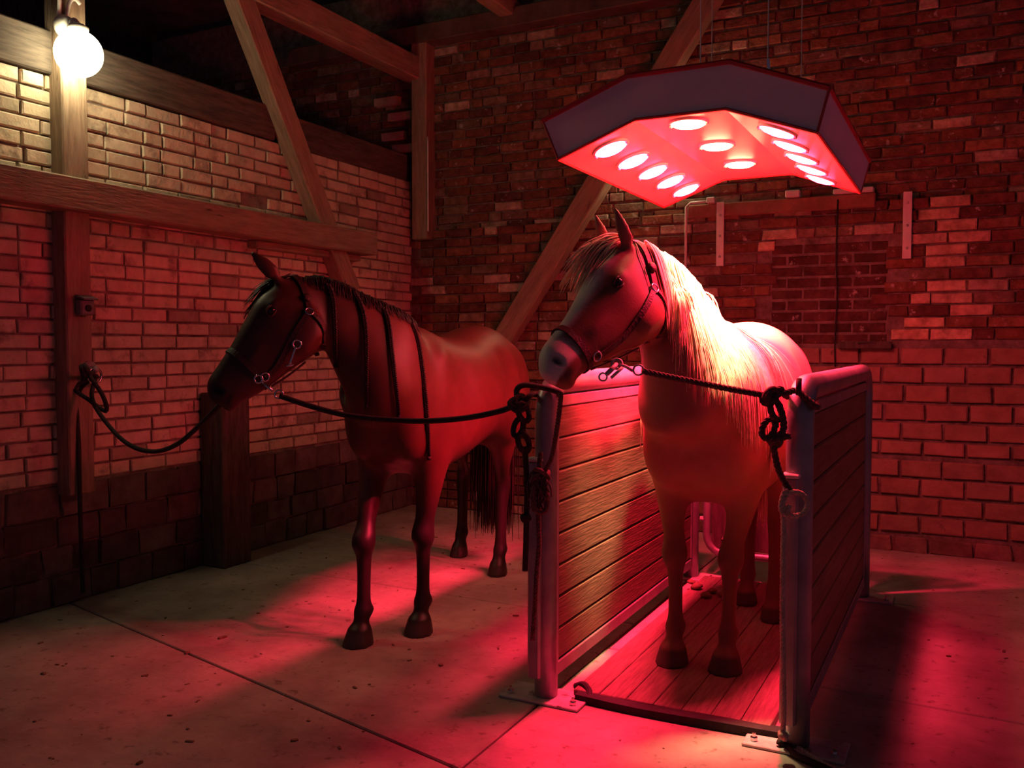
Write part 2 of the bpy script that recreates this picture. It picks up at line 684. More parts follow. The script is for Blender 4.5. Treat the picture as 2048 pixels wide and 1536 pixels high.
# lintel band and wall ledge strip
mb = MB()
mb.box((-1.24, BY + 0.035, 2.385), (1.30, 0.10, 0.10), None, .008)
tag(mb.build('trim_1', 'block_brick'), 'flat red band above the bricked-up window', 'lintel', kind='structure')
att = bpy.data.meshes['trim_1'].attributes.new('tint', 'FLOAT_COLOR', 'POINT')
att.data.foreach_set('color', [.30, .17, .13, 1] * len(bpy.data.meshes['trim_1'].vertices))
for (a, b, hz) in ((-1.74, -1.68, .045), (-1.18, -1.08, .05), (-0.86, -0.60, .035)):
    mb = MB()
    mb.box(((a + b) / 2, BY - .005, 2.435 + hz / 2), (b - a, .08, hz), None, .006)
    tag(mb.build('loose_brick', 'white_metal'), {-1.74: 'small pale block on the band nearest the thin pipe', -1.18: 'small pale block on the middle of the band',
        -0.86: 'long pale slab lying on the band under the heat lamp'}[a], 'block', kind='thing')


# ------------------------------------------------------------------ timber frame, roof
def timber(name, a, b, wd, ht, up, mat, label, bev=.008):
    c = Vector(a)
    mb = MB()
    L = (Vector(b) - c)
    t = L.normalized()
    u = Vector(up)
    s = t.cross(u).normalized()
    u = s.cross(t)
    mb.box((0, 0, L.length / 2), (wd, ht, L.length), None, bev)
    # a few slight irregularities along the edges: split by extra rings
    o = mb.build(name, mat)
    o.matrix_world = Matrix.Translation(c) @ Matrix((s, u, t)).transposed().to_4x4()
    return tag(o, label, 'beam', kind='structure')


timber('timber_post', (LX + .03, 3.235, 0.60), (LX + .03, 3.235, 3.95), .155, .13, (1, 0, 0), 'wood', 'tall timber post in the left wall carrying the white lamp')
timber('timber_rail', (LX + .10, 1.9, 2.185), (LX + .10, 5.83, 2.185), .16, .17, (0, 0, 1), 'wood', 'horizontal timber rail along the cream brick wall')
timber('timber_ledge', (LX + .03, 4.6, 2.075), (LX + .03, 5.75, 2.075), .10, .05, (0, 0, 1), 'wood', 'thin timber strip under the end of the wall rail')
timber('timber_brace', (LX + .055, 5.62, 1.80), (LX + .055, 4.40, 3.78), .165, .12, (1, 0, 0), 'wood', 'slanting timber brace in front of the cream brick wall')
timber('timber_purlin', (LX + .05, 1.9, 3.74), (LX + .05, BY, 3.74), .16, .19, (0, 0, 1), 'wood', 'upper timber running from the brace top to the corner post')
timber('wall_plate', (LX - .06, 1.9, 2.925), (LX - .06, 4.86, 2.925), .16, .225, (0, 0, 1), 'dark_wood', 'dark timber plate on the left wall between lamp and brace')
timber('wall_plate', (LX - .07, 4.98, 2.915), (LX - .07, 6.52, 2.915), .15, .22, (0, 0, 1), 'dark_wood', 'dark timber plate on the left wall between brace and corner')
timber('corner_post', (-4.20, BY + .0, 2.30), (-4.20, BY + .0, 3.95), .15, .17, (0, 1, 0), 'wood', 'upright timber post in the corner of the two brick walls')
timber('back_plate', (-5.6, BY + .02, 4.02), (2.0, BY + .02, 4.02), .24, .15, (0, 0, 1), 'roof_wood', 'long timber plate along the top of the back wall')
timber('back_brace', (-3.62, BY - .05, 1.12), (-1.70, BY - .05, 3.95), .17, .13, (0, -1, 0), 'wood', 'long slanting timber brace on the back wall behind the heat lamp')
timber('short_post', (LX + .10, 4.27, 0), (LX + .10, 4.27, 1.10), .24, .19, (1, 0, 0), 'dark_wood', 'short dark timber post at the wall behind the brown horse muzzle')
mb = MB()
mb.box((-3.2, 3.2, 4.62), (10.8, 8.0, 0.03))
wf = MB()
wf.box((-7.6, 2.6, 2.3), (.15, 8.6, 4.6))
tag(wf.build('wall_far', 'dark_wood'), 'dark boarded wall of the next room seen over the left wall', 'wall', kind='structure')
ceil_ = tag(mb.build('ceiling', 'roof_wood'), 'dark boarded roof over the rafters', 'ceiling', kind='structure')
x = -6.1
while x < 2.1:
    mb = MB()
    mb.box((x + .10, 3.2, 4.593 + random.uniform(-.004, .004)), (.19, 8.0, .022), None, .003)
    mb.build('roof_board', 'roof_wood', ceil_)
    x += .2
for y in (1.0, 1.9, 2.8, 3.7, 4.6, 5.5):
    o = timber('rafter', (-6.1, y, 4.50), (2.1, y, 4.50), .10, .15, (0, 0, 1), 'roof_wood', 'dark roof rafter')
    o['label'] = {1.0: 'foremost dark roof rafter', 1.9: 'second dark roof rafter from the front', 2.8: 'third dark roof rafter from the front', 3.7: 'fourth dark roof rafter from the front',
                  4.6: 'second dark roof rafter from the back wall', 5.5: 'dark roof rafter nearest the back wall'}[y]
    o['group'] = 'roof rafters'
timber('joist_end', (-3.36, 6.1, 4.10), (-3.36, BY + .1, 4.10 + .0), .13, .14, (0, 0, 1), 'wood', 'short joist end lying on the back wall plate')
# brick toothing at the corner above the left wall
for i, (zz, xx) in enumerate(((3.10, -4.40), (3.22, -4.52), (3.38, -4.44), (3.52, -4.58))):
    mb = MB()
    v, f = brick_geo(Vector((xx, BY + .03, zz)), U, N, .24, .07, .05, .004)
    mb.add(v, f)
    me = mb.mesh('toothing_brick')
    at = me.attributes.new('tint', 'FLOAT_COLOR', 'POINT')
    at.data.foreach_set('color', [.55, .42, .36, 1] * len(v))
    link('toothing_brick', me, 'block_brick', wall_back)

# wall fittings
for (xx, z0, z1, lb) in ((-1.64, 1.975, 2.44, 'pale perforated metal strip on the back wall left of the bricked-up window'),
                         (-0.388, 1.975, 2.42, 'pale perforated metal strip on the back wall right of the bricked-up window')):
    e = tag(empty('metal_strip', (xx, BY - .02, z0)), lb, 'bracket', 'metal strips on the back wall')
    mb = MB()
    mb.box((0, -.006, (z1 - z0) / 2), (.055, .012, z1 - z0), None, .003)
    mb.build('strip', 'white_metal', e)
    for k in range(3):
        mb = MB()
        mb.lathe([(.009, 0), (.009, .006), (.004, .009)], (0, -.012, .07 + k * .15), (0, -1, 0), 10)
        mb.build('bolt', 'old_steel', e)
mb = MB()
mb.tube([(-1.894, BY - .03, 1.40), (-1.894, BY - .03, 2.42), (-1.86, BY - .03, 2.45), (-1.70, BY - .03, 2.45)], .010, 8)
tag(mb.build('pipe', 'white_metal', smooth=True), 'thin pale pipe running up the back wall beside the metal strip', 'pipe')
mb = MB()
mb.tube(spline([(-.83, BY - .02, 2.40), (-.835, BY - .022, 2.0), (-.825, BY - .02, 1.75), (-.835, BY - .02, 1.42), (-.83, BY - .02, 1.25)], 6), .006, 6)
tag(mb.build('cable', 'rubber', smooth=True), 'thin dark cable hanging down the bricked-up window', 'cable')
e = tag(empty('iron_shelf', (-.62, BY - .02, 1.40)), 'small dark iron shelf at the foot of the bricked-up window', 'shelf')
mb = MB()
mb.box((-.02, -.02, 0), (.34, .05, .05), None, .004)
mb.build('ledge', 'dark_wood', e)
mb = MB()
mb.tube([(-.06, -.05, .01), (.05, -.05, .022)], .007, 6)
mb.build('bar', 'chrome', e)
mb = MB()
mb.tube([(-4.10, BY - .10, 2.36), (-4.10, BY - .10, 3.12), (-4.13, BY - .06, 3.16)], .007, 6)
tag(mb.build('wire', 'white_metal'), 'thin pale wire on the corner post', 'wire')
# dark putlog hole in the left wall is left as a gap in the bricks
e = tag(empty('socket_box', (LX + .095, 3.25, 1.60)), 'small grey socket box on the left timber post', 'socket')
mb = MB()
mb.box((.025, 0, 0), (.05, .085, .085), None, .008)
mb.build('box', 'plastic_grey', e)
mb = MB()
mb.box((.04, 0, .052), (.075, .09, .012), Matrix.Rotation(.25, 3, 'Y'), .003)
mb.build('lid', 'plastic_grey', e)
mb = MB()
mb.lathe([(.018, 0), (.018, .008), (.012, .010)], (.048, 0, -.005), (1, 0, 0), 14)
mb.build('socket_hole', 'rubber', e)
e = tag(empty('tie_ring', (LX + .095, 3.285, 1.27)), 'steel tie ring on the left timber post', 'ring')
mb = MB()
mb.lathe([(.045, 0), (.045, .008), (.02, .014), (.016, .05), (.02, .055)], (0, 0, 0), (1, 0, 0), 16)
mb.build('plate', 'old_steel', e, True)
mb = MB()
mb.tube([(.045 + .0 * k, .042 * math.cos(k * math.pi / 10), -.035 + .042 * math.sin(k * math.pi / 10)) for k in range(20)], .007, 8, closed=True)
mb.build('ring', 'chrome', e, True)

# round white lamps: one on the left post, one on the back wall behind the heat lamp
def wall_lamp(loc, out, label, glow, R=.118):
    """loc on the carrying timber, out = direction into the room"""
    e = tag(empty('wall_lamp', loc), label, 'lamp', 'round barn lamps')
    o = Vector(out)
    sd = Vector((0, 0, 1)).cross(o)
    Zv = Vector((0, 0, 1))

    def q(a, b, c):
        return o * a + sd * b + Zv * c
    mb = MB()
    mb.lathe([(.055, 0), (.06, .02), (.045, .05), (.035, .06)], q(0, 0, .06), o, 20)
    mb.build('wall_mount', 'white_metal', e, True)
    mb = MB()
    mb.tube(spline([q(.05, 0, .06), q(.07, .015, .085), q(.085, .03, .06)], 6), .016, 10)
    mb.build('arm', 'white_metal', e, True)
    mb = MB()
    prof = [(R * math.sin(a), -R * math.cos(a)) for a in np.linspace(0.02, 2.75, 16)]
    mb.lathe(prof, q(.095, .02, -.085), (0, 0, 1), 28)
    mb.build('globe', glow, e, True)
    mb = MB()
    mb.lathe([(.05, 0), (.052, .03), (.03, .045)], q(.095, .02, .018), (0, 0, 1), 20)
    mb.build('lamp_cap', 'white_metal', e, True)
    for sgn in (-1, 1):
        mb = MB()
        mb.tube(spline([q(.0, sgn * .02, .10), q(.02, sgn * .03, .19), q(.03, sgn * .055, .215), q(.03, sgn * .085, .20)], 6), .011, 8)
        mb.build('cable_sleeve', 'white_metal', e, True)
    return e


wall_lamp((LX + .10, 3.165, 2.985), (1, 0, 0), 'glowing round white lamp on the tall timber post', 'lamp_globe')
wall_lamp((-2.16, BY + .04, 2.98), (0, -1, 0), 'round lamp on the back wall hidden behind the heat lamp', 'lamp_globe_warm', .09)

# ------------------------------------------------------------------ heat lamp over the stall
HY0, HY1 = 3.45, 4.90
e = tag(empty('heat_lamp', (-1.025, (HY0 + HY1) / 2, 2.17)), 'angular red solarium heat lamp hanging over the pale horse', 'heat lamp')
ex, ey, ez = e.location
low = [(-.515, 0.0), (-.18, .125), (.18, .125), (.515, 0.0)]       # underside profile (x, z)
upp = [(-.585, .165), (-.215, .300), (.195, .300), (.555, .155)]
T_ = .012


def hx(p, y):
    return Vector((p[0], y, p[1]))


ya, yb = HY0 - ey, HY1 - ey
mb = MB()                             # housing: front, back, ends, top
ring_ = low + upp[::-1]
for y, sgn in ((ya, -1), (yb, 1)):
    for i in range(3):
        mb.add([hx(low[i], y), hx(low[i + 1], y), hx(upp[i + 1], y), hx(upp[i], y)], [(0, 1, 2, 3)])
for i in range(3):
    mb.add([hx(upp[i], ya), hx(upp[i + 1], ya), hx(upp[i + 1], yb), hx(upp[i], yb)], [(0, 1, 2, 3)])
for i in (0, 3):
    mb.add([hx(low[i], ya), hx(low[i], yb), hx(upp[i], yb), hx(upp[i], ya)], [(0, 1, 2, 3)])
mb.build('housing', 'housing', e)
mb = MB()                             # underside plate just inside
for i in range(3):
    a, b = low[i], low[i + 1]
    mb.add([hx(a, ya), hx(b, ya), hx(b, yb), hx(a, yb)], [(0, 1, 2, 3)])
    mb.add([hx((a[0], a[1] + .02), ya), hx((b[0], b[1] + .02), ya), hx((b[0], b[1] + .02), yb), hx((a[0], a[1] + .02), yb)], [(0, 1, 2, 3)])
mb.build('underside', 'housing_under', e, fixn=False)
mb = MB()                             # red edging along the rims
for y in (ya, yb):
    mb.tube([hx(p, y) for p in low], .007, 6)
    mb.tube([hx(p, y) for p in upp], .011, 6)
for i in (0, 3):
    mb.tube([hx(low[i], ya), hx(low[i], yb)], .007, 6)
    mb.tube([hx(upp[i], ya), hx(upp[i], yb)], .010, 6)
    for y in (ya, yb):
        mb.tube([hx(low[i], y), hx(upp[i], y)], .006, 6)
mb.build('edge_trim', 'housing_edge', e)


def heat_bulb(x0, y, facet, glow='heat_bulb', nm='infrared_bulb'):
    a, b = low[facet], low[facet + 1]
    t = (x0 - a[0]) / (b[0] - a[0])
    c = Vector((x0, y, a[1] + t * (b[1] - a[1])))
    dirx = Vector((b[0] - a[0], 0, b[1] - a[1])).normalized()
    n = Vector((dirx.z, 0, -dirx.x))
    if n.z > 0:
        n = -n
    mb = MB()
    mb.lathe([(.074, -.002), (.080, -.002), (.080, .007), (.072, .009)], c, n, 28)
    rim = mb.build('lamp_ring', 'white_metal', e, True)
    mb = MB()
    mb.lathe([(.070, .004), (.069, .010), (.055, .018), (.03, .023), (.004, .025)], c, n, 28)
    mb.build(nm, glow, rim, True)
    ld = bpy.data.lights.new('reflector_beam', 'SPOT')
    ld.color = RED if glow == 'heat_bulb' else WARM
    ld.energy = HEAT_BEAM if glow == 'heat_bulb' else WARM_BEAM
    ld.spot_size = math.radians(86 if glow == 'heat_bulb' else 43)
    ld.spot_blend = 1.0
    ld.shadow_soft_size = .05
    lo = bpy.data.objects.new('reflector_beam', ld)
    COL.objects.link(lo)
    lo.parent = rim
    lo.location = c + n * .085
    lo.rotation_euler = (-n).to_track_quat('Z', 'Y').to_euler()
    for sg in (-1, 1):
        mb = MB()
        mb.box(c + n * .012 + Vector((0, sg * .0, 0)) + dirx * sg * .074, (.014, .014, .012), None, .003)
        mb.build('clip', 'old_steel', rim)


for k in range(5):
    yk = ya + .16 + k * .283
    heat_bulb(-.345, yk, 0)
    heat_bulb(.345, yk, 2)
for k in range(3):
    heat_bulb(0.0, ya + .13 + k * .455, 1, 'warm_bulb', 'warm_bulb')
for (xx, yy) in ((0.0, ya + .30), (.30, ya + .18), (-.2, yb - .2), (.25, yb - .2)):
    mb = MB()
    zt = .30 if abs(xx) < .2 else .255
    mb.tube([(xx, yy, zt), (xx, yy, 2.30)], .0028, 5)
    o = mb.build('suspension_cable', 'white_metal', e)
    mb = MB()
    mb.tube([(xx, yy, zt + .02), (xx + .004, yy, zt + .05), (xx, yy, zt + .09)], .006, 6)
    mb.build('turnbuckle', 'chrome', o)


# ------------------------------------------------------------------ stall
def partition(xc, label, side):
    """tube frame with planks; side = direction of the stall inside (+1 = +x)"""
    e = tag(empty('stall_partition', (xc, 3.2, 0)), label, 'stall partition', 'stall partitions')
    R, H, Y1, rc = .046, 1.25, 2.08, .13
    pts = [(0, 0, .012)] + [(0, 0, z) for z in (.3, .7, H - rc)]
    pts += [(0, rc - rc * math.cos(a), H - rc + rc * math.sin(a)) for a in np.linspace(.15, math.pi / 2, 8)]
    pts += [(0, Y1 / 2, H)]
    pts += [(0, Y1 - rc + rc * math.sin(a), H - rc + rc * math.cos(a)) for a in np.linspace(0, math.pi / 2 - .15, 8)]
    pts += [(0, Y1, z) for z in (H - rc, .7, .3, .012)]
    mb = MB()
    mb.tube(pts, R, 20)
    mb.build('tube_frame', 'galvanised', e, True)
    n = 8
    z0, z1 = .13, H - .095
    for k in range(n):
        mb = MB()
        h = (z1 - z0) / n
        mb.box((0, Y1 / 2, z0 + (k + .5) * h), (.036, Y1 - 2 * R + .02, h - .005), None, .006)
        mb.build('plank', 'plank', e)
    mb = MB()
    mb.box((0, Y1 / 2, z1 + .022), (.046, Y1 - 2 * R + .01, .045), None, .004)
    mb.build('upper_channel', 'galvanised', e)
    mb = MB()
    mb.box((0, Y1 / 2, z0 - .03), (.046, Y1 - 2 * R + .01, .055), None, .004)
    mb.build('lower_channel', 'galvanised', e)
    for y in (R + .012, Y1 - R - .012):
        mb = MB()
        mb.box((0, y, (z0 + z1) / 2), (.048, .03, z1 - z0), None, .004)
        mb.build('side_channel', 'galvanised', e)
    for y in (0, Y1):
        mb = MB()
        mb.box((.0, y, .006), (.34, .17, .012), None, .003)
        bp = mb.build('base_plate', 'old_steel', e)
        for sx in (-1, 1):
            mb = MB()
            mb.lathe([(.014, 0), (.014, .012), (.007, .012), (.007, .026)], (sx * .135, y - .045, .012), (0, 0, 1), 6)
            mb.build('bolt', 'chrome', bp)
    # hinge sleeve welded to the front of the post
    mb = MB()
    mb.box((-.025 * side if side > 0 else -.02, -.040, .52), (.055, .055, .86), None, .008)
    mb.build('hinge_sleeve', 'galvanised', e)
    mb = MB()
    mb.box((-.025 * side if side > 0 else -.02, -.042, .955), (.064, .06, .014), None, .004)
    mb.build('sleeve_cap', 'white_metal', e)
    return e


SL = partition(-1.475, 'left wooden stall partition with grey tube frame beside the brown horse', 1)
SR = partition(-0.515, 'right wooden stall partition with grey tube frame beside the pale horse', -1)
# back gate of the stall: rounded tube with a dark panel
e = tag(empty('stall_gate', (-0.995, 5.34, 0)), 'low rounded tube gate with dark panel behind the pale horse', 'gate')
W, Hh, rc, zb = .40, 1.05, .11, .15
lp = []
for (cx, cz, a0) in ((W - rc, Hh - rc, 0), (-W + rc, Hh - rc, 90), (-W + rc, zb + rc, 180), (W - rc, zb + rc, 270)):
    for k in range(6):
        a = math.radians(a0 + k * 18)
        lp.append((cx + rc * math.cos(a), 0, cz + rc * math.sin(a)))
mb = MB()
mb.tube(lp, .024, 12, closed=True)
mb.build('tube_frame', 'galvanised', e, True)
mb = MB()
mb.box((0, 0, (Hh + zb) / 2), (2 * W - .06, .02, Hh - zb - .06), None, .004)
gp = mb.build('panel', 'dark_wood', e)
for sx in (-.3, -.22, .22, .3):
    for zz in (.25, .95):
        mb = MB()
        mb.lathe([(.012, 0), (.012, .006), (.004, .009)], (sx, -.01, zz), (0, -1, 0), 10)
        mb.build('bolt', 'chrome', gp)
for sx in (-1, 1):
    for zz in (.35, .85):
        mb = MB()
        mb.tube([(sx * W, 0, zz), (sx * (W + .04), 0, zz)], .016, 8)
        mb.build('hinge', 'old_steel', e)

# grooved stall mat with a black front edge
e = tag(empty('stall_mat', (-0.995, 4.24, 0)), 'worn brown plank mat on the stall floor under the pale horse', 'mat')
n = 7
x0, x1 = -.385, .385
for k in range(n):
    mb = MB()
    wv = (x1 - x0) / n
    mb.box((x0 + (k + .5) * wv, 0, .017), (wv - .003, 1.98, .034), None, .003)
    mb.build('mat_plank', 'mat_plank', e)
mb = MB()
pts = spline([(-.36, -1.005, .022), (-.1, -1.02, .020), (.2, -1.015, .024), (.43, -1.0, .022)], 8)
mb.band([Vector(p) - Vector((0, 0, .022)) for p in pts], [(0, 0, 1)] * len(pts), [(0, 1, .0)] * len(pts), .055, .032)
mb.build('rubber_edge', 'rubber', e)
mb = MB()
mb.tube(spline([(-.40, -.93, .02), (-.36, -.94, .038), (-.32, -.98, .03), (-.31, -1.02, .012)], 6), .014, 8)
tag(mb.build('rubber_strap', 'rubber'), 'short curled black rubber strap by the left post foot', 'strap')
bpy.data.objects['rubber_strap'].location = e.location
for i, (px, py, s) in enumerate(((1395, 1178, .04), (1425, 1186, .03), (1412, 1195, .035), (1382, 1168, .03), (1440, 1192, .022), (1452, 1199, .026))):
    p = onplane(px, py, 2, .036)
    mb = MB()
    vs = []
    mb.lathe([(s * .3, 0), (s * .8, s * .15), (s * .9, s * .45), (s * .5, s * .8), (s * .1, s * .9)], p, (.15 * i - .3, .1, 1), 9)
    tag(mb.build('droppings', 'straw', smooth=True), ['largest dropping on the mat behind the front hoof', 'second lump of droppings on the mat', 'lump of droppings in the middle of the mat pile',
        'small lump of droppings nearest the partition', 'smallest crumb of droppings on the mat', 'rightmost lump of droppings on the mat'][i], 'droppings', 'droppings on the stall mat')


# ------------------------------------------------------------------ horses
def loft(mb, st, n=24, m=6, e=2.0):
    """st rows: D(3) V(3) half_width top_narrowing; skin of egg-shaped rings, capped"""
    A = spline([list(r[0]) + list(r[1]) + [r[2], r[3]] for r in st], m)
    cs = (A[:, :3] + A[:, 3:6]) / 2
    vs, fs = [], []
    N_ = len(A)
    frames = []
    pw = None
    for i in range(N_):
        t = cs[min(i + 1, N_ - 1)] - cs[max(i - 1, 0)]
        u = A[i, :3] - A[i, 3:6]
        h = np.linalg.norm(u) / 2
        u = u / (2 * h)
        wv = np.cross(t, u)
        wv /= np.linalg.norm(wv) + 1e-12
        if pw is not None and wv.dot(pw) < 0:
            wv = -wv
        pw = wv
        frames.append((cs[i], u, wv, h, A[i, 6], A[i, 7]))
        for k in range(n):
            a = 2 * math.pi * k / n
            ca, sa = math.cos(a), math.sin(a)
            x = math.copysign(abs(ca) ** (2 / e), ca) * A[i, 6] * (1 - A[i, 7] * sa)
            y = math.copysign(abs(sa) ** (2 / e), sa) * h
            vs.append(cs[i] + wv * x + u * y)
    for i in range(N_ - 1):
        for k in range(n):
            fs.append((i * n + k, i * n + (k + 1) % n, (i + 1) * n + (k + 1) % n, (i + 1) * n + k))
    fs.append(tuple(range(n))[::-1])
    fs.append(tuple((N_ - 1) * n + k for k in range(n)))
    mb.add(vs, fs)
    return frames


def blob(mb, c, ax, n=14):
    """ellipsoid: ax three axis vectors"""
    vs, fs = [], []
    c = np.array(c)
    ax = [np.array(a) for a in ax]
    for i in range(1, n):
        th = math.pi * i / n
        for k in range(n * 2):
            ph = math.pi * k / n
            vs.append(c + ax[0] * math.sin(th) * math.cos(ph) + ax[1] * math.sin(th) * math.sin(ph) + ax[2] * math.cos(th))
    m2 = n * 2
    for i in range(n - 2):
        for k in range(m2):
            fs.append((i * m2 + k, i * m2 + (k + 1) % m2, (i + 1) * m2 + (k + 1) % m2, (i + 1) * m2 + k))
    fs.append(tuple(range(m2))[::-1])
    fs.append(tuple((n - 2) * m2 + k for k in range(m2)))
    mb.add(vs, fs)


TORSO = [(-.80, 1.24, 1.06, .06, 0), (-.745, 1.35, .93, .155, .03), (-.60, 1.445, .82, .245, .10), (-.42, 1.49, .80, .278, .14),
         (-.22, 1.465, .83, .268, .10), (0, 1.42, .79, .285, .02), (.22, 1.425, .75, .278, .10), (.40, 1.475, .745, .24, .32),
         (.56, 1.42, .78, .222, .25), (.70, 1.28, .86, .185, .08), (.79, 1.14, .96, .10, 0)]


class Horse:
    pass


def make_horse(name, O, heading, sl, sw, sz, legscale, head, neck, ears, feet, voxel=.0105, cheek=1.0, deep=0.0):
    Hs = Horse()
    h = Vector((heading[0], heading[1], 0)).normalized()
    l = Vector((0, 0, 1)).cross(h)
    O = Vector((O[0], O[1], 0))

    def lw(s, lat, z):
        return O + h * (s * sl) + l * (lat * sw) + Vector((0, 0, z * sz))
    Hs.lw, Hs.h, Hs.l = lw, h, l
    mb = MB()
    loft(mb, [(lw(s, 0, zt), lw(s, 0, zb - deep * max(0, min(1, (s + .5) / .7))), hw * sw, k) for (s, zt, zb, hw, k) in TORSO], 32, 6, 2.15)
    Z = np.array((0, 0, 1.0))
    hn, ln = np.array(h), np.array(l)
    for sg in (-1, 1):
        blob(mb, lw(.50, sg * .135, 1.12), [(hn * .15 - Z * .08) * sl, ln * .10 * sw, Z * .26 + hn * -.06])
        blob(mb, lw(.66, sg * .105, 1.02 - deep), [hn * .12, ln * .10 * sw, Z * .20])
        blob(mb, lw(.48, sg * .160, .90), [hn * .125, ln * .075 * sw, Z * .15])
        blob(mb, lw(-.56, sg * .135, 1.10), [hn * .20, ln * .125 * sw, Z * .30])
        blob(mb, lw(-.45, sg * .165, .95), [hn * .13, ln * .085 * sw, Z * .15])
    q = legscale

    def leg(rows):
        loft(mb, [(c + h * ra * q, c - h * ra * q, hw * q, 0) for (c, ra, hw) in rows], 18, 5)

    def mixv(a, b, t):
        return a * (1 - t) + b * t
    for (sg, hoof) in feet['front']:
        H0 = Vector(hoof)
        top = lw(.49, sg * .145, 0)
        F0 = H0 - h * .045                              # cannon line
        rows = []
        for (z, t, f, ra, hw) in ((1.0, 0, 0, .11, .075), (.86, .05, 0, .108, .078), (.74, .25, 0, .09, .066), (.62, .55, 0, .068, .053), (.545, .75, 0, .052, .044),
                                  (.49, .86, .010, .056, .052), (.445, .9, .008, .054, .050), (.385, .94, 0, .037, .032), (.25, .97, 0, .034, .028),
                                  (.185, .99, 0, .037, .031), (.148, 1, -.004, .050, .042), (.105, 1, .022, .036, .033), (.075, 1, .038, .052, .050), (.060, 1, .040, .056, .054), (.0, 1, .056, .074, .068)):
            xy = mixv(top, F0, t) + h * f
            rows.append((Vector((xy.x, xy.y, z * (sz if z > .3 else 1))), ra, hw))
        leg(rows)
    for (sg, hoof) in feet['hind']:
        H0 = Vector(hoof)
        top = lw(-.55, sg * .135, 0)
        rows = []
        for (z, t, f, ra, hw) in ((1.15, 0, -.02, .19, .09), (1.0, 0, .03, .175, .092), (.88, .12, .05, .14, .085), (.76, .38, .03, .10, .068), (.66, .66, -.01, .074, .054),
                                  (.58, .90, -.075, .066, .046), (.535, .97, -.088, .062, .045), (.47, 1, -.078, .050, .040), (.38, 1, -.066, .039, .033), (.25, 1, -.058, .036, .031),
                                  (.185, 1, -.053, .039, .033), (.145, 1, -.048, .046, .040), (.105, 1, -.026, .038, .034), (.068, 1, -.010, .050, .046), (.055, 1, -.008, .052, .048), (.0, 1, .004, .064, .058)):
            xy = mixv(top, H0, t) + h * f
            rows.append((Vector((xy.x, xy.y, z * (sz if z > .3 else 1))), ra, hw))
        leg(rows)

    def pt(p):
        return P(*p) if len(p) == 3 and abs(p[0]) > 20 else lw(*p)
    Hs.neck = loft(mb, [(pt(a), pt(b), hw, k) for (a, b, hw, k) in neck], 28, 6, 2.0)
    Hs.head = loft(mb, [(pt(a), pt(b), hw, k) for (a, b, hw, k) in head], 26, 6, 2.3)
    near = np.array(CAM - Vector(Hs.head[len(Hs.head) // 2][0]))
    sgn = 1.0 if Hs.head[len(Hs.head) // 2][2].dot(near) > 0 else -1.0

    def hp(t, a, b):
        """point in the head: t station index, a dorsal(+1)..ventral(-1), b lateral in half widths (+ = camera side)"""
        x = max(0, min(len(Hs.head) - 1.001, t * 6))
        i = int(x)
        f0, f1 = Hs.head[i], Hs.head[min(i + 1, len(Hs.head) - 1)]
        g = x - i

        def ev(f):
            return f[0] + f[1] * f[3] * a + f[2] * sgn * f[4] * b
        return ev(f0) * (1 - g) + ev(f1) * g

    def hdir(t, which):
        f = Hs.head[int(min(len(Hs.head) - 1, t * 6))]
        return f[1] if which == 'u' else f[2] * sgn
    Hs.hp, Hs.hdir = hp, hdir
    along = (hp(5, 0, 0) - hp(2, 0, 0))
    along /= np.linalg.norm(along)
    Hs.along = along
    for sg in (-1, 1):
        u_, w_ = hdir(2, 'u'), hdir(2, 'w')
        blob(mb, hp(1.9, -.36, sg * .62), [along * .105, u_ * .105 * cheek, w_ * .042])         # cheek
        blob(mb, hp(2.12, .48, sg * .80), [along * .045, u_ * .026, w_ * .026])                 # brow
        blob(mb, hp(6.1, .15, sg * .72), [along * .038, u_ * .035, w_ * .022])                  # nostril wing
        blob(mb, hp(3.3, .02, sg * .78), [along * .12, u_ * .022, w_ * .020])                   # cheek crest
    blob(mb, hp(6.85, -.80, 0), [along * .035, hdir(6, 'u') * .028, hdir(6, 'w') * .036])       # chin
    for (b0, t0, wd, th) in ears:
        b0, t0 = P(*b0), P(*t0)
        ax = (t0 - b0)
        view = (CAM - b0).normalized()
        side = ax.cross(view).normalized()
        fr = side.cross(ax).normalized()
        st = []
        for (t, k) in ((-.25, .75), (0, .80), (.2, 1.0), (.45, .98), (.7, .70), (.88, .36), (1.0, .12)):
            c = b0 + ax * t + fr * (.012 * math.sin(t * 3))
            st.append((c + side * wd * k, c - side * wd * k, th * (.5 + .5 * k), 0))
        loft(mb, st, 14, 4)
    # ---- one continuous skin
    src = mb.build(name + '_source', None)
    md = src.modifiers.new('r', 'REMESH')
    md.mode = 'VOXEL'
    md.voxel_size = voxel
    dg = bpy.context.evaluated_depsgraph_get()
    me = bpy.data.meshes.new_from_object(src.evaluated_get(dg))
    sm = src.data
    bpy.data.objects.remove(src)
    bpy.data.meshes.remove(sm)
    me.name = name
    nv = len(me.vertices)
    co = np.empty(nv * 3)
    me.vertices.foreach_get('co', co)
    co = co.reshape(-1, 3)
    ed = np.empty(len(me.edges) * 2, int)
    me.edges.foreach_get('vertices', ed)
    ed = ed.reshape(-1, 2)
    deg = np.bincount(ed.ravel(), minlength=nv).astype(float)
    hc = np.array([f[0] for f in Hs.head])
    dh = np.full(nv, 9.0)
    for c in hc[::3]:
        dh = np.minimum(dh, np.linalg.norm(co - c, axis=1))
    earw = np.zeros(nv)
    for (b0, t0, wd, th) in ears:
        b0, t0 = np.array(P(*b0)), np.array(P(*t0))
        ax = t0 - b0
        t = np.clip(((co - b0) @ ax) / (ax @ ax), 0, 1)
        dd = np.linalg.norm(co - (b0 + t[:, None] * ax), axis=1)
        earw = np.maximum(earw, ((dd < wd * 1.3) & (t > .15)).astype(float))
    wgt = np.ones(nv)
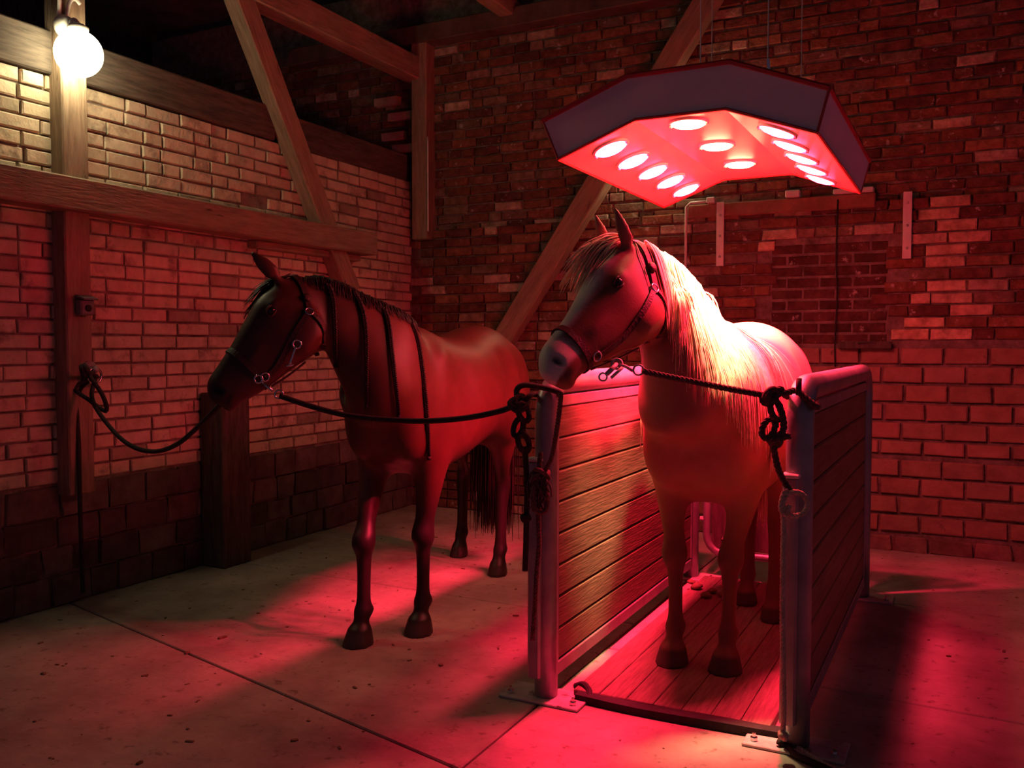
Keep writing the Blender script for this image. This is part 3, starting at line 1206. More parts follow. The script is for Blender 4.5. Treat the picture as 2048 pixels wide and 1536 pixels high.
    wgt = np.where(co[:, 2] < .70, np.clip((co[:, 2] - .45) / .25, .027, 1), wgt)
    wgt = np.where(dh < .17, np.minimum(wgt, .12), wgt)
    wgt = np.where(earw > 0, .025, wgt)
    for it in range(70):
        s = np.stack([np.bincount(ed[:, 0], co[ed[:, 1], k], nv) + np.bincount(ed[:, 1], co[ed[:, 0], k], nv) for k in range(3)], 1) / deg[:, None]
        co = co + (s - co) * (.55 * wgt)[:, None]
    # nostrils, mouth and eye sockets pressed in
    Hs.dark = []

    def press(c, r, depth, direction, asp=1.0, axis=None):
        nonlocal co
        d = co - c
        if axis is not None:
            al = d @ axis
            d = d - np.outer(al * (1 - 1 / asp), axis)
        dist = np.linalg.norm(d, axis=1)
        k = np.clip(1 - (dist / r) ** 2, 0, 1) ** 1.5
        co = co + np.outer(k * depth, direction)
        return k
    dk = np.zeros(nv)
    for sg in (-1, 1):
        wv = hdir(6, 'w') * sg
        c0 = hp(6.25, .20, sg * 1.0)
        dk = np.maximum(dk, press(c0, .019, .020, -wv, 1.7, hdir(6, 'u')))
        pm = hp(6.75, -.52, sg * .95)
        dk = np.maximum(dk, .7 * press(pm, .014, .006, -wv, 2.8, along))
    for zz in np.linspace(.80, 1.10, 7):                    # groove between the breast muscles
        c0 = lw(.95, 0, zz - deep * .8)
        hit = np.argmin(np.abs((co - np.array(c0)) @ ln) * 4 + np.abs(co[:, 2] - c0.z) * 4 + np.linalg.norm(co - np.array(c0), axis=1))
        press(co[hit].copy(), .055, .010, -hn)
    for sg in (-1, 1):                                      # edge of the shoulder blade and flank hollow
        press(np.array(lw(.30, sg * .27, 1.12)), .11, .012, -ln * sg, 2.4, Z)
        press(np.array(lw(-.26, sg * .26, 1.22)), .13, .016, -ln * sg, 1.5, Z)
    Hs.co, Hs.dk = co, dk
    me.vertices.foreach_set('co', co.ravel())
    me.polygons.foreach_set('use_smooth', [True] * len(me.polygons))
    me.update()
    Hs.me = me
    Hs.bvh = BVHTree.FromPolygons([tuple(c) for c in co], [tuple(p.vertices) for p in me.polygons])
    Hs.dh = dh
    return Hs


def paint(Hs, cols):
    at = Hs.me.attributes.new('coat', 'FLOAT_COLOR', 'POINT')
    at.data.foreach_set('color', np.c_[cols, np.ones(len(cols))].ravel())


def sstep(x, a, b):
    t = np.clip((x - a) / (b - a), 0, 1)
    return t * t * (3 - 2 * t)


def lerp(a, b, t):
    return a * (1 - t[:, None]) + np.array(b) * t[:, None]


def eyes(Hs, parent, t=2.28, a=.42):
    for sg in (-1, 1):
        c = Vector(Hs.hp(t, a, sg * .92))
        wv = Vector(Hs.hdir(t, 'w') * sg)
        hit = Hs.bvh.ray_cast(c + wv * .12, -wv)
        p = hit[0] if hit[0] else c
        mb = MB()
        n = np.array(wv)
        al, u_ = Hs.along, Hs.hdir(t, 'u')
        blob(mb, np.array(p) - n * .009, [al * .021, u_ * .016, n * .016], 10)
        eb = mb.build('eye', 'eyeball', parent, True)
        mb = MB()
        pts = [Vector(np.array(p) + n * .004 - n * .010 * abs(math.cos(k)) + al * .025 * math.cos(k) + u_ * .018 * math.sin(k)) for k in np.linspace(0, 2 * math.pi, 18, endpoint=False)]
        mb.tube(pts, .0045, 6, closed=True)
        mb.build('eyelid', 'leather_brown', eb, True)


def strand(mb, root, d0, length, bvh, off=.010, stiff=.82, r=.0032, seg=12, jit=.10, sides=3, rnd=random, maxrise=9.0):
    p, d = Vector(root), Vector(d0).normalized()
    pts = [p.copy()]
    st = length / seg
    dn = Vector((0, 0, -1))
    for i in range(seg):
        d = (d * stiff + dn * (1 - stiff) + Vector((rnd.uniform(-1, 1), rnd.uniform(-1, 1), rnd.uniform(-.4, .4))) * jit * .35).normalized()
        q_ = p + d * st
        loc, nrm, _, _ = bvh.find_nearest(q_)
        if loc is not None and (q_ - loc).dot(nrm) < off:
            q_ = loc + nrm * off
            d = (q_ - p).normalized() if (q_ - p).length > 1e-5 else d
        pts.append(q_)
        p = q_
    if max(q.z for q in pts) > pts[0].z + maxrise:
        return
    rs = [r * (1.0 - .75 * (i / seg) ** 2) for i in range(seg + 1)]
    mb.tube(pts, rs, sides)


def strap_ring(Hs, c, axis, width, thick, mb, off=.003, n=40, rad=.30):
    """leather loop round the head in the plane through c normal to axis"""
    c, axis = Vector(c), Vector(axis).normalized()
    u = axis.orthogonal().normalized()
    s = axis.cross(u)
    pts, nr = [], []
    for k in range(n):
        a = 2 * math.pi * k / n
        d = u * math.cos(a) + s * math.sin(a)
        hit = Hs.bvh.ray_cast(c, d, rad)
        if hit[0] is None:
            hit = (c + d * .1, d)
        pts.append(hit[0] + d * off)
        nr.append(d)
    A = np.array([list(p) for p in pts])
    for _ in range(2):
        A = (np.roll(A, 1, 0) + 2 * A + np.roll(A, -1, 0)) / 4
    mb.band([Vector(p) for p in A], nr, [axis] * n, width, thick, True)
    return [Vector(p) for p in A], nr


def strap_path(Hs, pts, sidedir, width, thick, mb, off=.004):
    """strap over the surface: points pushed onto the skin from sidedir"""
    sd = Vector(sidedir).normalized()
    A = resample(spline(pts, 6), .02)
    ps, nr, wd = [], [], []
    for i, p in enumerate(A):
        p = Vector(p)
        hit = Hs.bvh.ray_cast(p + sd * .25, -sd, .5)
        if hit[0] is not None:
            ps.append(hit[0] + hit[1] * off)
            nr.append(hit[1])
        else:
            ps.append(p)
            nr.append(sd)
    for i in range(len(ps)):
        t = ps[min(i + 1, len(ps) - 1)] - ps[max(i - 1, 0)]
        wd.append(t.cross(nr[i]))
    mb.band(ps, nr, wd, width, thick)
    return ps


def on_skin(Hs, px, py, off=.012):
    r = ray(px, py).normalized()
    hit = Hs.bvh.ray_cast(CAM, r)
    if hit[0] is None:
        return None
    return hit[0] + (CAM - hit[0]).normalized() * off


def metal_ring(c, axis, R, r, name, mat, parent):
    ax = Vector(axis).normalized()
    u = ax.orthogonal().normalized()
    s = ax.cross(u)
    mb = MB()
    mb.tube([Vector(c) + (u * math.cos(k) + s * math.sin(k)) * R for k in np.linspace(0, 2 * math.pi, 18, endpoint=False)], r, 8, closed=True)
    return mb.build(name, mat, parent, True)


def halter(Hs, label, mat, tn, ac, parentname='halter'):
    e = tag(empty(parentname, Hs.hp(3, 0, 0)), label, 'halter')
    o = Vector(e.location)

    def fin(mb, nm, m, par=None):
        mb.v = [tuple(Vector(v) - o) for v in mb.v]
        return mb.build(nm, m, par or e)
    mb = MB()
    nose, nn = strap_ring(Hs, Hs.hp(tn, 0, 0), np.array(Hs.along) + .10 * Hs.hdir(4, 'u'), .026, .005, mb)
    fin(mb, 'noseband', mat)
    # crown and throat straps: near and far side paths
    for sg in (1, -1):
        sd = Vector(Hs.hdir(2, 'w') * sg)
        mb = MB()
        strap_path(Hs, [Vector(Hs.hp(*k)) for k in ac['crown'](sg)], sd, .024, .005, mb)
        fin(mb, 'crown_strap', mat)
        mb = MB()
        strap_path(Hs, [Vector(Hs.hp(*k)) for k in ac['cheek'](sg)], sd, .022, .005, mb)
        fin(mb, 'cheek_strap', mat)
        mb = MB()
        strap_path(Hs, [Vector(Hs.hp(*k)) for k in ac['throat'](sg)], sd, .020, .005, mb)
        fin(mb, 'throat_strap', mat)
        for (t, a) in ac['rings']:
            c = Vector(Hs.hp(t, a, sg * 1.0))
            hit = Hs.bvh.ray_cast(c + sd * .2, -sd, .4)
            if hit[0] is not None:
                r_ = metal_ring(hit[0] + hit[1] * .008 - o, hit[1], .017, .0035, 'ring', 'chrome', e)
        (t, a) = ac['buckle']
        c = Vector(Hs.hp(t, a, sg * 1.0))
        hit = Hs.bvh.ray_cast(c + sd * .2, -sd, .4)
        if hit[0] is not None:
            mb = MB()
            nv = hit[1]
            pc = hit[0] + nv * .012 - o
            mb.lathe([(.019, -.004), (.021, 0), (.019, .006), (.008, .009)], pc, nv, 14)
            mb.build('buckle', mat, e, True)
    mb = MB()                                    # strap under the chin joining noseband and throat
    a0, a1 = Vector(Hs.hp(tn, -1.03, 0)), Vector(Hs.hp(ac['chin'], -1.03, 0))
    pts = spline([a0, (a0 + a1) / 2 - Vector(Hs.hdir(4, 'u')) * .004, a1], 8)
    mb.band([Vector(p) for p in pts], [-Vector(Hs.hdir(4, 'u'))] * len(pts), [Vector(Hs.hdir(4, 'w'))] * len(pts), .02, .005)
    fin(mb, 'chin_strap', mat)
    return e


def sinnet(c, down, side, front, n, wa=.022, ha=.036, pitch=.058, lean=.25):
    """daisy-chain: interlocked rope loops hanging below a knot"""
    out = []
    for k in range(n):
        cc = Vector(c) + down * (pitch * (k + .55)) + side * (.010 * (-1) ** k) + front * (.006 * (-1) ** k)
        sv = (side + front * (.75 if k % 2 else -.45)).normalized()
        dv = (down + side * lean * (-1) ** k).normalized()
        out.append([cc + sv * wa * math.cos(q) + dv * ha * math.sin(q) for q in np.linspace(0, 2 * math.pi, 26)])
    return out


def knot(mb, c, R, r, seed, tw=None):
    rd = random.Random(seed)
    for k in range(3):
        ax = Vector((rd.uniform(-1, 1), rd.uniform(-1, 1), rd.uniform(-1, 1))).normalized()
        u = ax.orthogonal().normalized()
        s = ax.cross(u)
        cc = Vector(c) + Vector((rd.uniform(-1, 1), rd.uniform(-1, 1), rd.uniform(-1, 1))) * R * .3
        mb.tube([cc + (u * math.cos(q) + s * math.sin(q) * .75) * R for q in np.linspace(0, 2 * math.pi, 16, endpoint=False)], r, 8, closed=True)


# ---------------------------------------------------------------- brown horse
fr_r, fr_l = onplane(718, 1288, 2, 0), onplane(838, 1266, 2, 0)
hd_r, hd_l = onplane(918, 1112, 2, 0), onplane(995, 1150, 2, 0)
H1 = make_horse(
    'brown_horse', (-2.511, 4.155), (.12, -.993), 1.02, 1.04, 1.02, 1.10,
    head=[((612, 556, 4.00), (668, 655, 4.00), .055, 0), ((578, 552, 3.96), (648, 700, 3.96), .082, .05), ((520, 592, 3.90), (630, 708, 3.90), .100, -.10),
          ((490, 640, 3.86), (592, 733, 3.86), .086, -.05), ((462, 690, 3.82), (553, 762, 3.82), .066, 0), ((436, 730, 3.79), (520, 786, 3.79), .056, 0),
          ((415, 764, 3.77), (488, 803, 3.77), .060, 0), ((417, 792, 3.76), (466, 813, 3.76), .050, 0), ((430, 806, 3.76), (450, 814, 3.76), .022, 0)],
    neck=[((606, 556, 4.00), (648, 690, 4.00), .065, .1), ((640, 553, 4.03), (658, 716, 4.00), .082, .25), ((690, 570, 4.08), (676, 752, 4.00), .098, .35),
          ((750, 594, 4.14), (700, 800, 4.02), .128, .40), ((812, 626, 4.24), (722, 850, 4.03), .170, .38), ((.46, 0, 1.45), (.77, 0, 1.00), .215, .33), ((.30, 0, 1.40), (.55, 0, .95), .18, .3)],
    ears=[((556, 556, 3.88), (500, 502, 3.86), .034, .020), ((560, 560, 4.03), (514, 512, 4.03), .030, .020)],
    feet={'front': [(-1, fr_r), (1, fr_l)], 'hind': [(-1, hd_r), (1, hd_l)]})
co = H1.co
cols = np.tile(np.array((.105, .030, .022)), (len(co), 1))
cols = lerp(cols, (.016, .010, .010), sstep(-co[:, 2], -.84, -.52))
mz = np.linalg.norm(co - H1.hp(6.2, 0, 0), axis=1)
cols = lerp(cols, (.020, .013, .012), sstep(-mz, -.20, -.08))
cols = lerp(cols, (.050, .018, .013), sstep(-H1.dh, -.20, -.12) * .85)  # head coat darkened further, its shadow put into the colour
cols = lerp(cols, (.045, .033, .028), sstep(-co[:, 2], -.075, -.06))
cols = lerp(cols, (.006, .004, .004), H1.dk)
paint(H1, cols)
brown = tag(link('horse', H1.me, 'coat_bay'), 'dark brown horse with four thin mane braids tied between wall and stall', 'horse')
eyes(H1, brown)

# crest mane, braids, forelock, tail
rnd = random.Random(3)
mb = MB()
nk = H1.neck
tow = (CAM - Vector(nk[18][0])).normalized()
for i in range(480):
    f = rnd.uniform(2, 27)
    j = int(f)
    c = Vector(nk[j][0] + nk[j][1] * nk[j][3] * .97) * (1 - (f - j)) + Vector(nk[j + 1][0] + nk[j + 1][1] * nk[j + 1][3] * .97) * (f - j)
    loc, nrm, _, _ = H1.bvh.find_nearest(c)
    strand(mb, loc - nrm * .004, nrm * .35 + tow * rnd.uniform(.3, 1.1) + Vector((rnd.uniform(-.3, .3), 0, .1)), rnd.uniform(.05, .12), H1.bvh, .006, .62, .0035, 6, .25, 3, rnd)
mb.build('mane', 'hair_black', brown, True)
BR = [[(655, 568), (664, 590), (668, 620), (670, 660), (671, 700), (672, 730)],
      [(706, 582), (718, 602), (727, 630), (732, 671), (733, 720), (733, 770), (733, 812)],
      [(752, 597), (768, 617), (777, 646), (784, 706), (790, 760), (795, 800), (798, 833)],
      [(808, 628), (822, 645), (834, 675), (843, 724), (849, 776), (853, 815), (856, 860), (858, 915)]]
for bi, bp_ in enumerate(BR):
    pts = [on_skin(H1, *p, off=.014) for p in bp_]
    pts = [p for p in pts if p is not None]
    A = resample(spline(pts, 6), .004)
    mb = MB()
    Lb = len(A)
    for k in range(3):
        ps, rs = [], []
        for i, p in enumerate(A):
            ph = i * .004 / .030 * 2 * math.pi + k * 2 * math.pi / 3
            p = Vector(p)
            fwd = (CAM - p).normalized()
            sd = fwd.cross(Vector((0, 0, 1))).normalized()
            th = 1.0 - .35 * i / Lb
            ps.append(p + sd * .0085 * th * math.sin(ph) + fwd * .005 * th * math.sin(2 * ph))
            rs.append(.0062 * th)
        mb.tube(ps, rs, 6)
    b_ = mb.build('mane_braid', 'hair_black', brown, True)
    mb = MB()
    p = Vector(A[-1])
    mb.tube([p + Vector((0, 0, .006)), p - Vector((0, 0, .012))], .010, 8)
    mb.build('braid_band', 'rubber', b_, True)
mb = MB()
al, uu, ww = Vector(H1.along), Vector(H1.hdir(1.5, 'u')), Vector(H1.hdir(1.5, 'w'))
for i in range(150):
    root = Vector(H1.hp(rnd.uniform(1.0, 1.35), 1.0, rnd.uniform(-.35, .45)))
    strand(mb, root, al * 1.0 + uu * .35 + ww * rnd.uniform(-.25, .3), rnd.uniform(.10, .24), H1.bvh, .006, .90, .0032, 9, .12, 3, rnd)
mb.build('forelock', 'hair_black', brown, True)


def tail(Hs, parent, mat, length, n, seed, spread=.05, swing=0.0):
    rd = random.Random(seed)
    mb = MB()
    root = Hs.lw(-.785, 0, 1.24)
    dock = [root + Hs.h * .04, root - Hs.h * .06 + Vector((0, 0, .0)), root - Hs.h * .10 - Hs.l * swing * .4 - Vector((0, 0, .10)), root - Hs.h * .10 - Hs.l * swing - Vector((0, 0, .26))]
    mb.tube(spline(dock, 5), .026, 8)
    for i in range(n):
        t = rd.random()
        D = spline(dock, 5)
        b_ = Vector(D[int(t * (len(D) - 1))])
        a = rd.uniform(0, 2 * math.pi)
        rr = rd.uniform(.01, .05)
        p = b_ + Hs.l * math.cos(a) * rr - Hs.h * abs(math.sin(a)) * rr
        strand(mb, p, -Hs.h * .25 - Hs.l * swing * 2 + Vector((0, 0, -.6)) + Hs.l * rd.uniform(-spread, spread) * 4, length * rd.uniform(.72, 1.0) - .26 * t, Hs.bvh, .012, .62, .005, 14, .07, 3, rd)
    return mb.build('tail', mat, parent, True)


tail(H1, brown, 'hair_black', 1.14, 700, 11, .16, .16)

# ---------------------------------------------------------------- pale horse
f2r, f2l = onplane(1345, 1324, 2, .036), onplane(1451, 1340, 2, .036)
h2l, h2r = onplane(1545, 1240, 2, .036), onplane(1492, 1206, 2, .036)
for p in (f2r, f2l, h2l, h2r):
    p.z = 0
H2 = make_horse(
    'pale_horse', (-1.00, 4.27), (.03, -1.0), .96, 1.20, 1.0, 1.08,
    head=[((1300, 515, 3.56), (1335, 640, 3.56), .06, 0), ((1246, 496, 3.50), (1322, 684, 3.50), .088, .05), ((1190, 545, 3.42), (1296, 704, 3.42), .106, -.10),
          ((1158, 602, 3.36), (1256, 718, 3.36), .092, -.05), ((1131, 650, 3.30), (1214, 738, 3.30), .072, 0), ((1106, 684, 3.26), (1180, 756, 3.26), .062, 0),
          ((1080, 722, 3.22), (1154, 776, 3.22), .066, 0), ((1078, 764, 3.20), (1138, 790, 3.20), .055, 0), ((1092, 784, 3.20), (1118, 795, 3.20), .026, 0)],
    neck=[((1290, 508, 3.56), (1325, 690, 3.52), .07, .1), ((1316, 520, 3.60), (1302, 725, 3.52), .096, .25), ((1356, 550, 3.66), (1310, 772, 3.52), .110, .35),
          ((1386, 590, 3.74), (1322, 832, 3.50), .140, .38), ((1408, 632, 3.84), (1337, 890, 3.49), .190, .34), ((.46, 0, 1.43), (.77, 0, .98), .235, .28), ((.30, 0, 1.38), (.55, 0, .95), .19, .3)],
    ears=[((1258, 512, 3.42), (1229, 431, 3.38), .027, .018), ((1212, 503, 3.50), (1189, 445, 3.50), .022, .016)],
    feet={'front': [(-1, f2r), (1, f2l)], 'hind': [(1, h2l), (-1, h2r)]}, deep=.07)
co = H2.co
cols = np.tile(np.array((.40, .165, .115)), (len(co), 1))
cols = lerp(cols, (.10, .042, .032), sstep(-co[:, 2], -.86, -.45) * .9)  # lower legs painted darker in place of the shadow on them
cols = lerp(cols, (.21, .092, .05), sstep(-H2.dh, -.22, -.13))  # head colour darkened to stand in for shade on the face
# white blaze down the face and over the muzzle
hd = H2.head
best = np.full(len(co), 9.0)
lat = np.zeros(len(co))
hgt = np.zeros(len(co))
tt = np.zeros(len(co))
for i in range(6, len(hd)):
    c, u_, w_, hh, hw, _ = hd[i]
    d = np.linalg.norm(co - (c + u_ * hh * .5), axis=1)
    m_ = d < best
    best = np.where(m_, d, best)
    lat = np.where(m_, (co - c) @ w_ / hw, lat)
    hgt = np.where(m_, (co - c) @ u_ / hh, hgt)
    tt = np.where(m_, i / 6, tt)
inhead = (best < .17) & (H2.dh < .22)
blz = sstep(hgt, .40, .66) * sstep(-np.abs(lat), -.88, -.55) * sstep(tt, 1.3, 1.9)
snip = sstep(tt, 4.9, 5.6) * sstep(hgt, -.45, -.15)
wt = np.where(inhead, np.maximum(blz, snip), 0)
cols = lerp(cols, (.80, .72, .62), wt)
cols = lerp(cols, (.05, .032, .026), sstep(-co[:, 2], -.075, -.06))
cols = lerp(cols, (.02, .012, .012), H2.dk)
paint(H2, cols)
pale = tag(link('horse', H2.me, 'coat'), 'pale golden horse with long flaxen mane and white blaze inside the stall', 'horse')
pale.location.z = .034
eyes(H2, pale)
rnd = random.Random(5)
mb = MB()
nk = H2.neck
for i in range(1500):
    f = .2 + 29.8 * rnd.random() ** 1.1
    j = int(f)
    c = Vector(nk[j][0] + nk[j][1] * nk[j][3] * .97) * (1 - (f - j)) + Vector(nk[j + 1][0] + nk[j + 1][1] * nk[j + 1][3] * .97) * (f - j)
    loc, nrm, _, _ = H2.bvh.find_nearest(c)
    tow = (CAM - loc).normalized() - RT * rnd.uniform(-.1, .42)
    far = rnd.random() < .05
    d0 = nrm * .22 + (tow if not far else -tow) * rnd.uniform(.5, 1.0) + Vector((0, 0, .04))
    strand(mb, loc - nrm * .003, d0, (.40 + .32 * min(1, f / 18)) * rnd.uniform(.7, 1.1), H2.bvh, rnd.uniform(.003, .013), .52, .0034, 18, .16, 3, rnd)
mb.build('mane', 'hair_flaxen', pale, True)
mb = MB()
al, uu, ww = Vector(H2.along), Vector(H2.hdir(1.5, 'u')), Vector(H2.hdir(1.5, 'w'))
for i in range(420):
    root = Vector(H2.hp(rnd.uniform(1.05, 1.40), .98, rnd.uniform(-.45, .45)))
    strand(mb, root, al * 1.0 + ww * rnd.uniform(-.25, .1), rnd.uniform(.12, .26), H2.bvh, rnd.uniform(.004, .034), .88, .0036, 10, .05, 3, rnd, .012)
mb.build('forelock', 'hair_flaxen', pale, True)
tail(H2, pale, 'hair_flaxen', .95, 200, 12)

# ---------------------------------------------------------------- halters
AC = {'crown': lambda s: [(.95, 1.0, s * .5), (.95, .6, s * .9), (1.15, .2, s), (1.35, -.1, s)],
      'cheek': lambda s: [(1.35, -.1, s), (2.4, -.45, s), (3.6, -.72, s), (4.25, -.75, s)],
      'throat': lambda s: [(1.35, -.1, s), (1.15, -.45, s), (1.25, -.8, s * .9), (1.5, -1.0, s * .4)],
      'rings': [(4.25, -.72), (1.4, -.12)], 'buckle': (1.12, .25), 'chin': 2.6}
ha1 = halter(H1, 'dark halter with metal rings on the brown horse head', 'leather', 4.35, AC)
AC2 = dict(AC)
AC2['cheek'] = lambda s: [(1.35, -.1, s), (2.3, -.42, s), (3.4, -.70, s), (4.5, -.80, s)]
AC2['rings'] = [(4.6, -.75), (1.4, -.12)]
ha2 = halter(H2, 'dark brown leather halter on the pale horse head', 'leather_brown', 4.95, AC2)
ha2.location.z += .034

# ---------------------------------------------------------------- ropes
DN = Vector((0, 0, -1))


def rope(name, label, mat, paths, r, laid=False, group=None, extra=None, pitch=.05):
    mb = MB()
    for pth in paths:
        if laid:
            twisted(mb, pth, r, pitch)
        else:
            mb.tube(resample(pth, .012), r, 8)
    if extra:
        extra(mb)
    o = mb.build(name, mat, None, True, fixn=False)
    return tag(o, label, 'rope', group)


# brown horse to the left post
kn = P(168, 738, 4.62)
ring_w = Vector((LX + .15, 3.285, 1.235))
far1 = P(452, 800, 3.92)
mainL = spline([ring_w, P(185, 800, 4.70), P(225, 860, 4.62), P(265, 893, 4.52), P(310, 903, 4.42), P(355, 888, 4.30), P(400, 850, 4.15), P(435, 815, 4.0), far1], 8)
loop1 = spline([ring_w + Vector((.02, 0, 0)), P(150, 775, 4.78), P(178, 800, 4.74), P(212, 822, 4.70), P(205, 790, 4.68), P(175, 745, 4.68), ring_w], 8)
hang1 = spline([ring_w, P(156, 790, 4.80), P(158, 900, 4.79), P(160, 1000, 4.79), P(163, 1100, 4.80), P(166, 1185, 4.82)], 8)
rope('lead_rope', 'dark lead rope slung from the brown horse to the left wall post', 'rope_dark', [mainL, loop1, hang1], .0115,
     extra=lambda m: knot(m, P(170, 742, 4.68), .032, .013, 4), group='horse ropes')
# brown horse to the stall post
ringc = P(524, 765, 3.70)
e = tag(empty('rope_clip', ringc), 'metal snap clip between brown horse halter and dark lead rope', 'clip')
mb = MB()
mb.tube([Vector((0, 0, 0)), P(545, 782, 3.69) - ringc], .006, 8)
mb.build('clip_body', 'chrome', e, True)
metal_ring(P(558, 789, 3.69) - ringc, (CAM - ringc), .017, .004, 'clip_ring', 'chrome', e)
metal_ring(P(517, 758, 3.70) - ringc, (CAM - ringc), .016, .004, 'clip_ring', 'chrome', e)
ptie = P(1040, 806, 3.45)
mainR = spline([P(560, 792, 3.68), P(620, 812, 3.66), P(690, 830, 3.63), P(770, 839, 3.60), P(850, 842, 3.56), P(930, 836, 3.52), P(1000, 822, 3.47), ptie], 8)
side = RT.copy()
front = -FW
loopR = spline([ptie, P(1033, 782, 3.46), P(1048, 770, 3.47), P(1085, 775, 3.50), Vector((-1.475 + .055, 3.2, 1.215)), Vector((-1.475, 3.2 + .07, 1.20)), Vector((-1.475 - .055, 3.2, 1.205)), P(1062, 790, 3.46), ptie], 8)
chainR = sinnet(P(1042, 808, 3.44), DN, side, front, 3)
tailR = spline([P(1049, 893, 3.44), P(1051, 915, 3.44), P(1054, 980, 3.44), P(1053, 1030, 3.44), P(1052, 1085, 3.44), P(1050, 1142, 3.44)], 8)
rope('lead_rope', 'dark lead rope from the brown horse looped and chained on the left stall post', 'rope_dark', [mainR, loopR, *chainR, tailR], .0115,
     extra=lambda m: (knot(m, ptie, .030, .013, 8), knot(m, P(1052, 1035, 3.44), .012, .010, 9)), group='horse ropes')
# pale horse to the right post
rc2 = P(1234, 728, 3.22)
e = tag(empty('rope_clip', rc2), 'dark snap clip and ring between pale horse halter and twisted rope', 'clip')
mb = MB()
mb.tube([Vector((0, 0, 0)), P(1252, 733, 3.21) - rc2, P(1266, 742, 3.21) - rc2], .006, 8)
mb.build('clip_body', 'old_steel', e, True)
metal_ring(P(1277, 740, 3.20) - rc2, (CAM - rc2), .018, .0038, 'clip_ring', 'old_steel', e)
metal_ring(rc2 - rc2, (CAM - rc2) + UPV, .018, .005, 'clip_ring', 'old_steel', e)
mb = MB()
mb.tube([Vector((0, 0, 0)), P(1214, 748, 3.20) - rc2], .009, 8)
mb.tube([P(1245, 735, 3.20) - rc2, P(1222, 756, 3.20) - rc2], .006, 8)
mb.build('hanging_clip', 'old_steel', e, True)
metal_ring(P(1206, 754, 3.20) - rc2, (CAM - rc2), .014, .0035, 'clip_ring', 'chrome', e)
postR = Vector((-.515, 3.2, 1.19))
kR = P(1541, 792, 3.04)
m2 = spline([P(1286, 742, 3.20), P(1330, 752, 3.18), P(1390, 764, 3.14), P(1450, 776, 3.10), P(1505, 786, 3.06), kR], 8)
wrapR = spline([kR, P(1575, 785, 3.06), P(1595, 783, 3.08), postR + Vector((.055, -.02, .0)), postR + Vector((.03, .05, .02)), postR + Vector((-.05, .03, .03)), P(1560, 778, 3.05), kR], 8)
chain2 = sinnet(P(1545, 800, 3.03), DN, side, front, 2, .022, .034, .062)
loop2 = spline([P(1552, 800, 3.03), P(1565, 830, 3.02), P(1566, 862, 3.02), P(1550, 876, 3.02), P(1580, 872, 3.02)], 8)
tail2 = spline([P(1545, 880, 3.03), P(1549, 905, 3.03), P(1556, 935, 3.03), P(1568, 962, 3.02), P(1584, 985, 3.01)], 8)
rope('lead_rope', 'brown twisted rope from the pale horse knotted on the right stall post', 'rope_brown', [m2, wrapR, *chain2, loop2, tail2], .0115, True,
     extra=lambda m: (knot(m, kR, .024, .012, 21), knot(m, P(1549, 880, 3.03), .018, .011, 22),
                      m.tube([P(1597, 790, 3.05), P(1598, 757, 3.06)], .010, 8)), group='horse ropes')
# pale rope hanging on the right post, with a loop
lc = P(1590, 1008, 3.0)
lp_ = [lc + (RT * math.cos(a) * 1.05 + UPV * math.sin(a)) * .040 for a in np.linspace(2.4, 2.4 + 2 * math.pi, 20)]
hangp = spline([P(1571, 985, 3.01), P(1563, 1010, 3.01), P(1567, 1040, 3.01), P(1566, 1120, 3.01), P(1565, 1220, 3.01), P(1566, 1330, 3.01), P(1567, 1420, 3.01), P(1566, 1462, 3.02)], 8)
fold = spline([P(1573, 978, 3.0), P(1566, 992, 3.0), P(1562, 1018, 3.0), P(1572, 1030, 3.0), P(1578, 1010, 3.0)], 8)
rope('hanging_rope', 'pale twisted rope with a ring loop hanging down the right stall post', 'rope_pale', [hangp, lp_, fold], .0095, True,
     extra=lambda m: knot(m, P(1566, 1468, 3.02), .013, .009, 31), group='horse ropes', pitch=.042)
# left: chin rope of the pale horse, frayed knot on the left post
kl = P(1080, 950, 3.42)
chinr = spline([P(1122, 786, 3.24), P(1119, 820, 3.28), P(1112, 870, 3.33), P(1103, 915, 3.37), P(1090, 940, 3.41), kl], 8)
hang3 = spline([P(1080, 965, 3.42), P(1077, 1040, 3.42), P(1078, 1090, 3.42), P(1073, 1150, 3.42), P(1070, 1210, 3.42), P(1065, 1280, 3.43)], 8)
up3 = spline([kl, P(1079, 925, 3.43), P(1082, 905, 3.44)], 6)


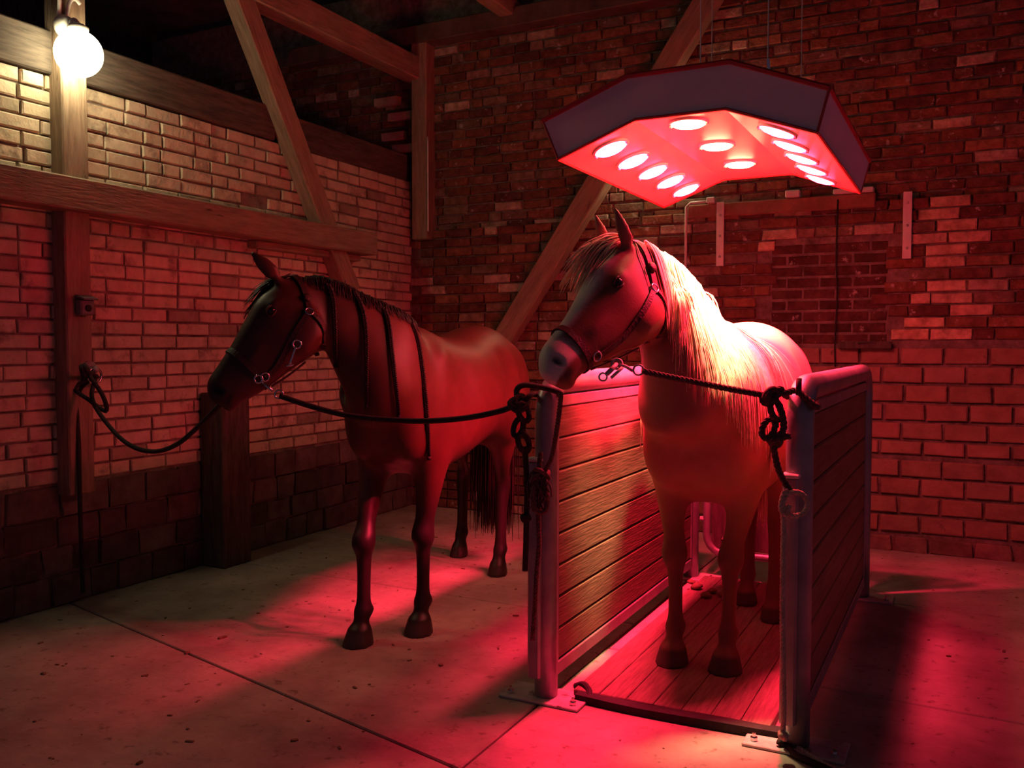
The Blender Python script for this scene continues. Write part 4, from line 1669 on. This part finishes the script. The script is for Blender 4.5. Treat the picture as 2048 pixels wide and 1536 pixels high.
def frayed(m):
    knot(m, kl, .030, .010, 41)
    rd = random.Random(4)
    for i in range(60):
        p = kl + Vector((rd.uniform(-.03, .03), rd.uniform(-.015, .0), rd.uniform(-.04, .02)))
        q = p + Vector((rd.uniform(-.03, .03), rd.uniform(-.02, .01), rd.uniform(-.11, -.04)))
        m.tube(spline([p, (p + q) / 2 + Vector((rd.uniform(-.02, .02), -.01, 0)), q], 4), .003, 4)
    m.tube(spline([kl, P(1066, 985, 3.40), P(1072, 1020, 3.39), P(1090, 1022, 3.39), P(1094, 990, 3.40), kl], 6), .010, 8)


rope('hanging_rope', 'frayed rope from the pale horse chin knotted on the left stall post', 'rope_brown', [chinr, hang3, up3], .0095, True, extra=frayed, group='horse ropes', pitch=.042)
# shiny hook hanging from the brown horse's cheek ring
hk = on_skin(H1, 594, 688, .012)
e = tag(empty('halter_hook', hk), 'shiny metal hook hanging on the brown horse cheek', 'hook')
metal_ring(Vector((0, 0, 0)), (CAM - hk), .017, .004, 'hook_ring', 'chrome', e)
mb = MB()
mb.tube(spline([Vector((-.004, -.004, -.016)), on_skin(H1, 588, 705, .018) - hk, (on_skin(H1, 588, 705, .018) - hk) * 2.5], 5), .0055, 8)
mb.build('hook_shank', 'chrome', e, True)
mb = MB()
cz = hk + (on_skin(H1, 588, 705, .018) - hk) * 2.6
mb.tube([cz - RT * .018 - hk, cz + RT * .018 + UPV * .006 - hk], .005, 8)
mb.build('hook_bar', 'chrome', e, True)
# hose and pale cord at the foot of the right post
def flo(px, py, z=.012):
    return onplane(px, py, 2, z)


mb = MB()
mb.tube(spline([flo(1556, 1482, .03), flo(1574, 1494), flo(1592, 1510), flo(1622, 1524), flo(1668, 1545), flo(1720, 1580)], 6), .012, 8)
tag(mb.build('rubber_hose', 'rubber', smooth=True), 'thin black hose on the floor at the foot of the right stall post', 'hose')
mb = MB()
twisted(mb, spline([flo(1582, 1486), flo(1606, 1503), flo(1640, 1524), flo(1690, 1552), flo(1740, 1590)], 6), .010, .04)
tag(mb.build('floor_cord', 'rope_pale', smooth=True), 'pale cord lying on the floor at the foot of the right stall post', 'rope')
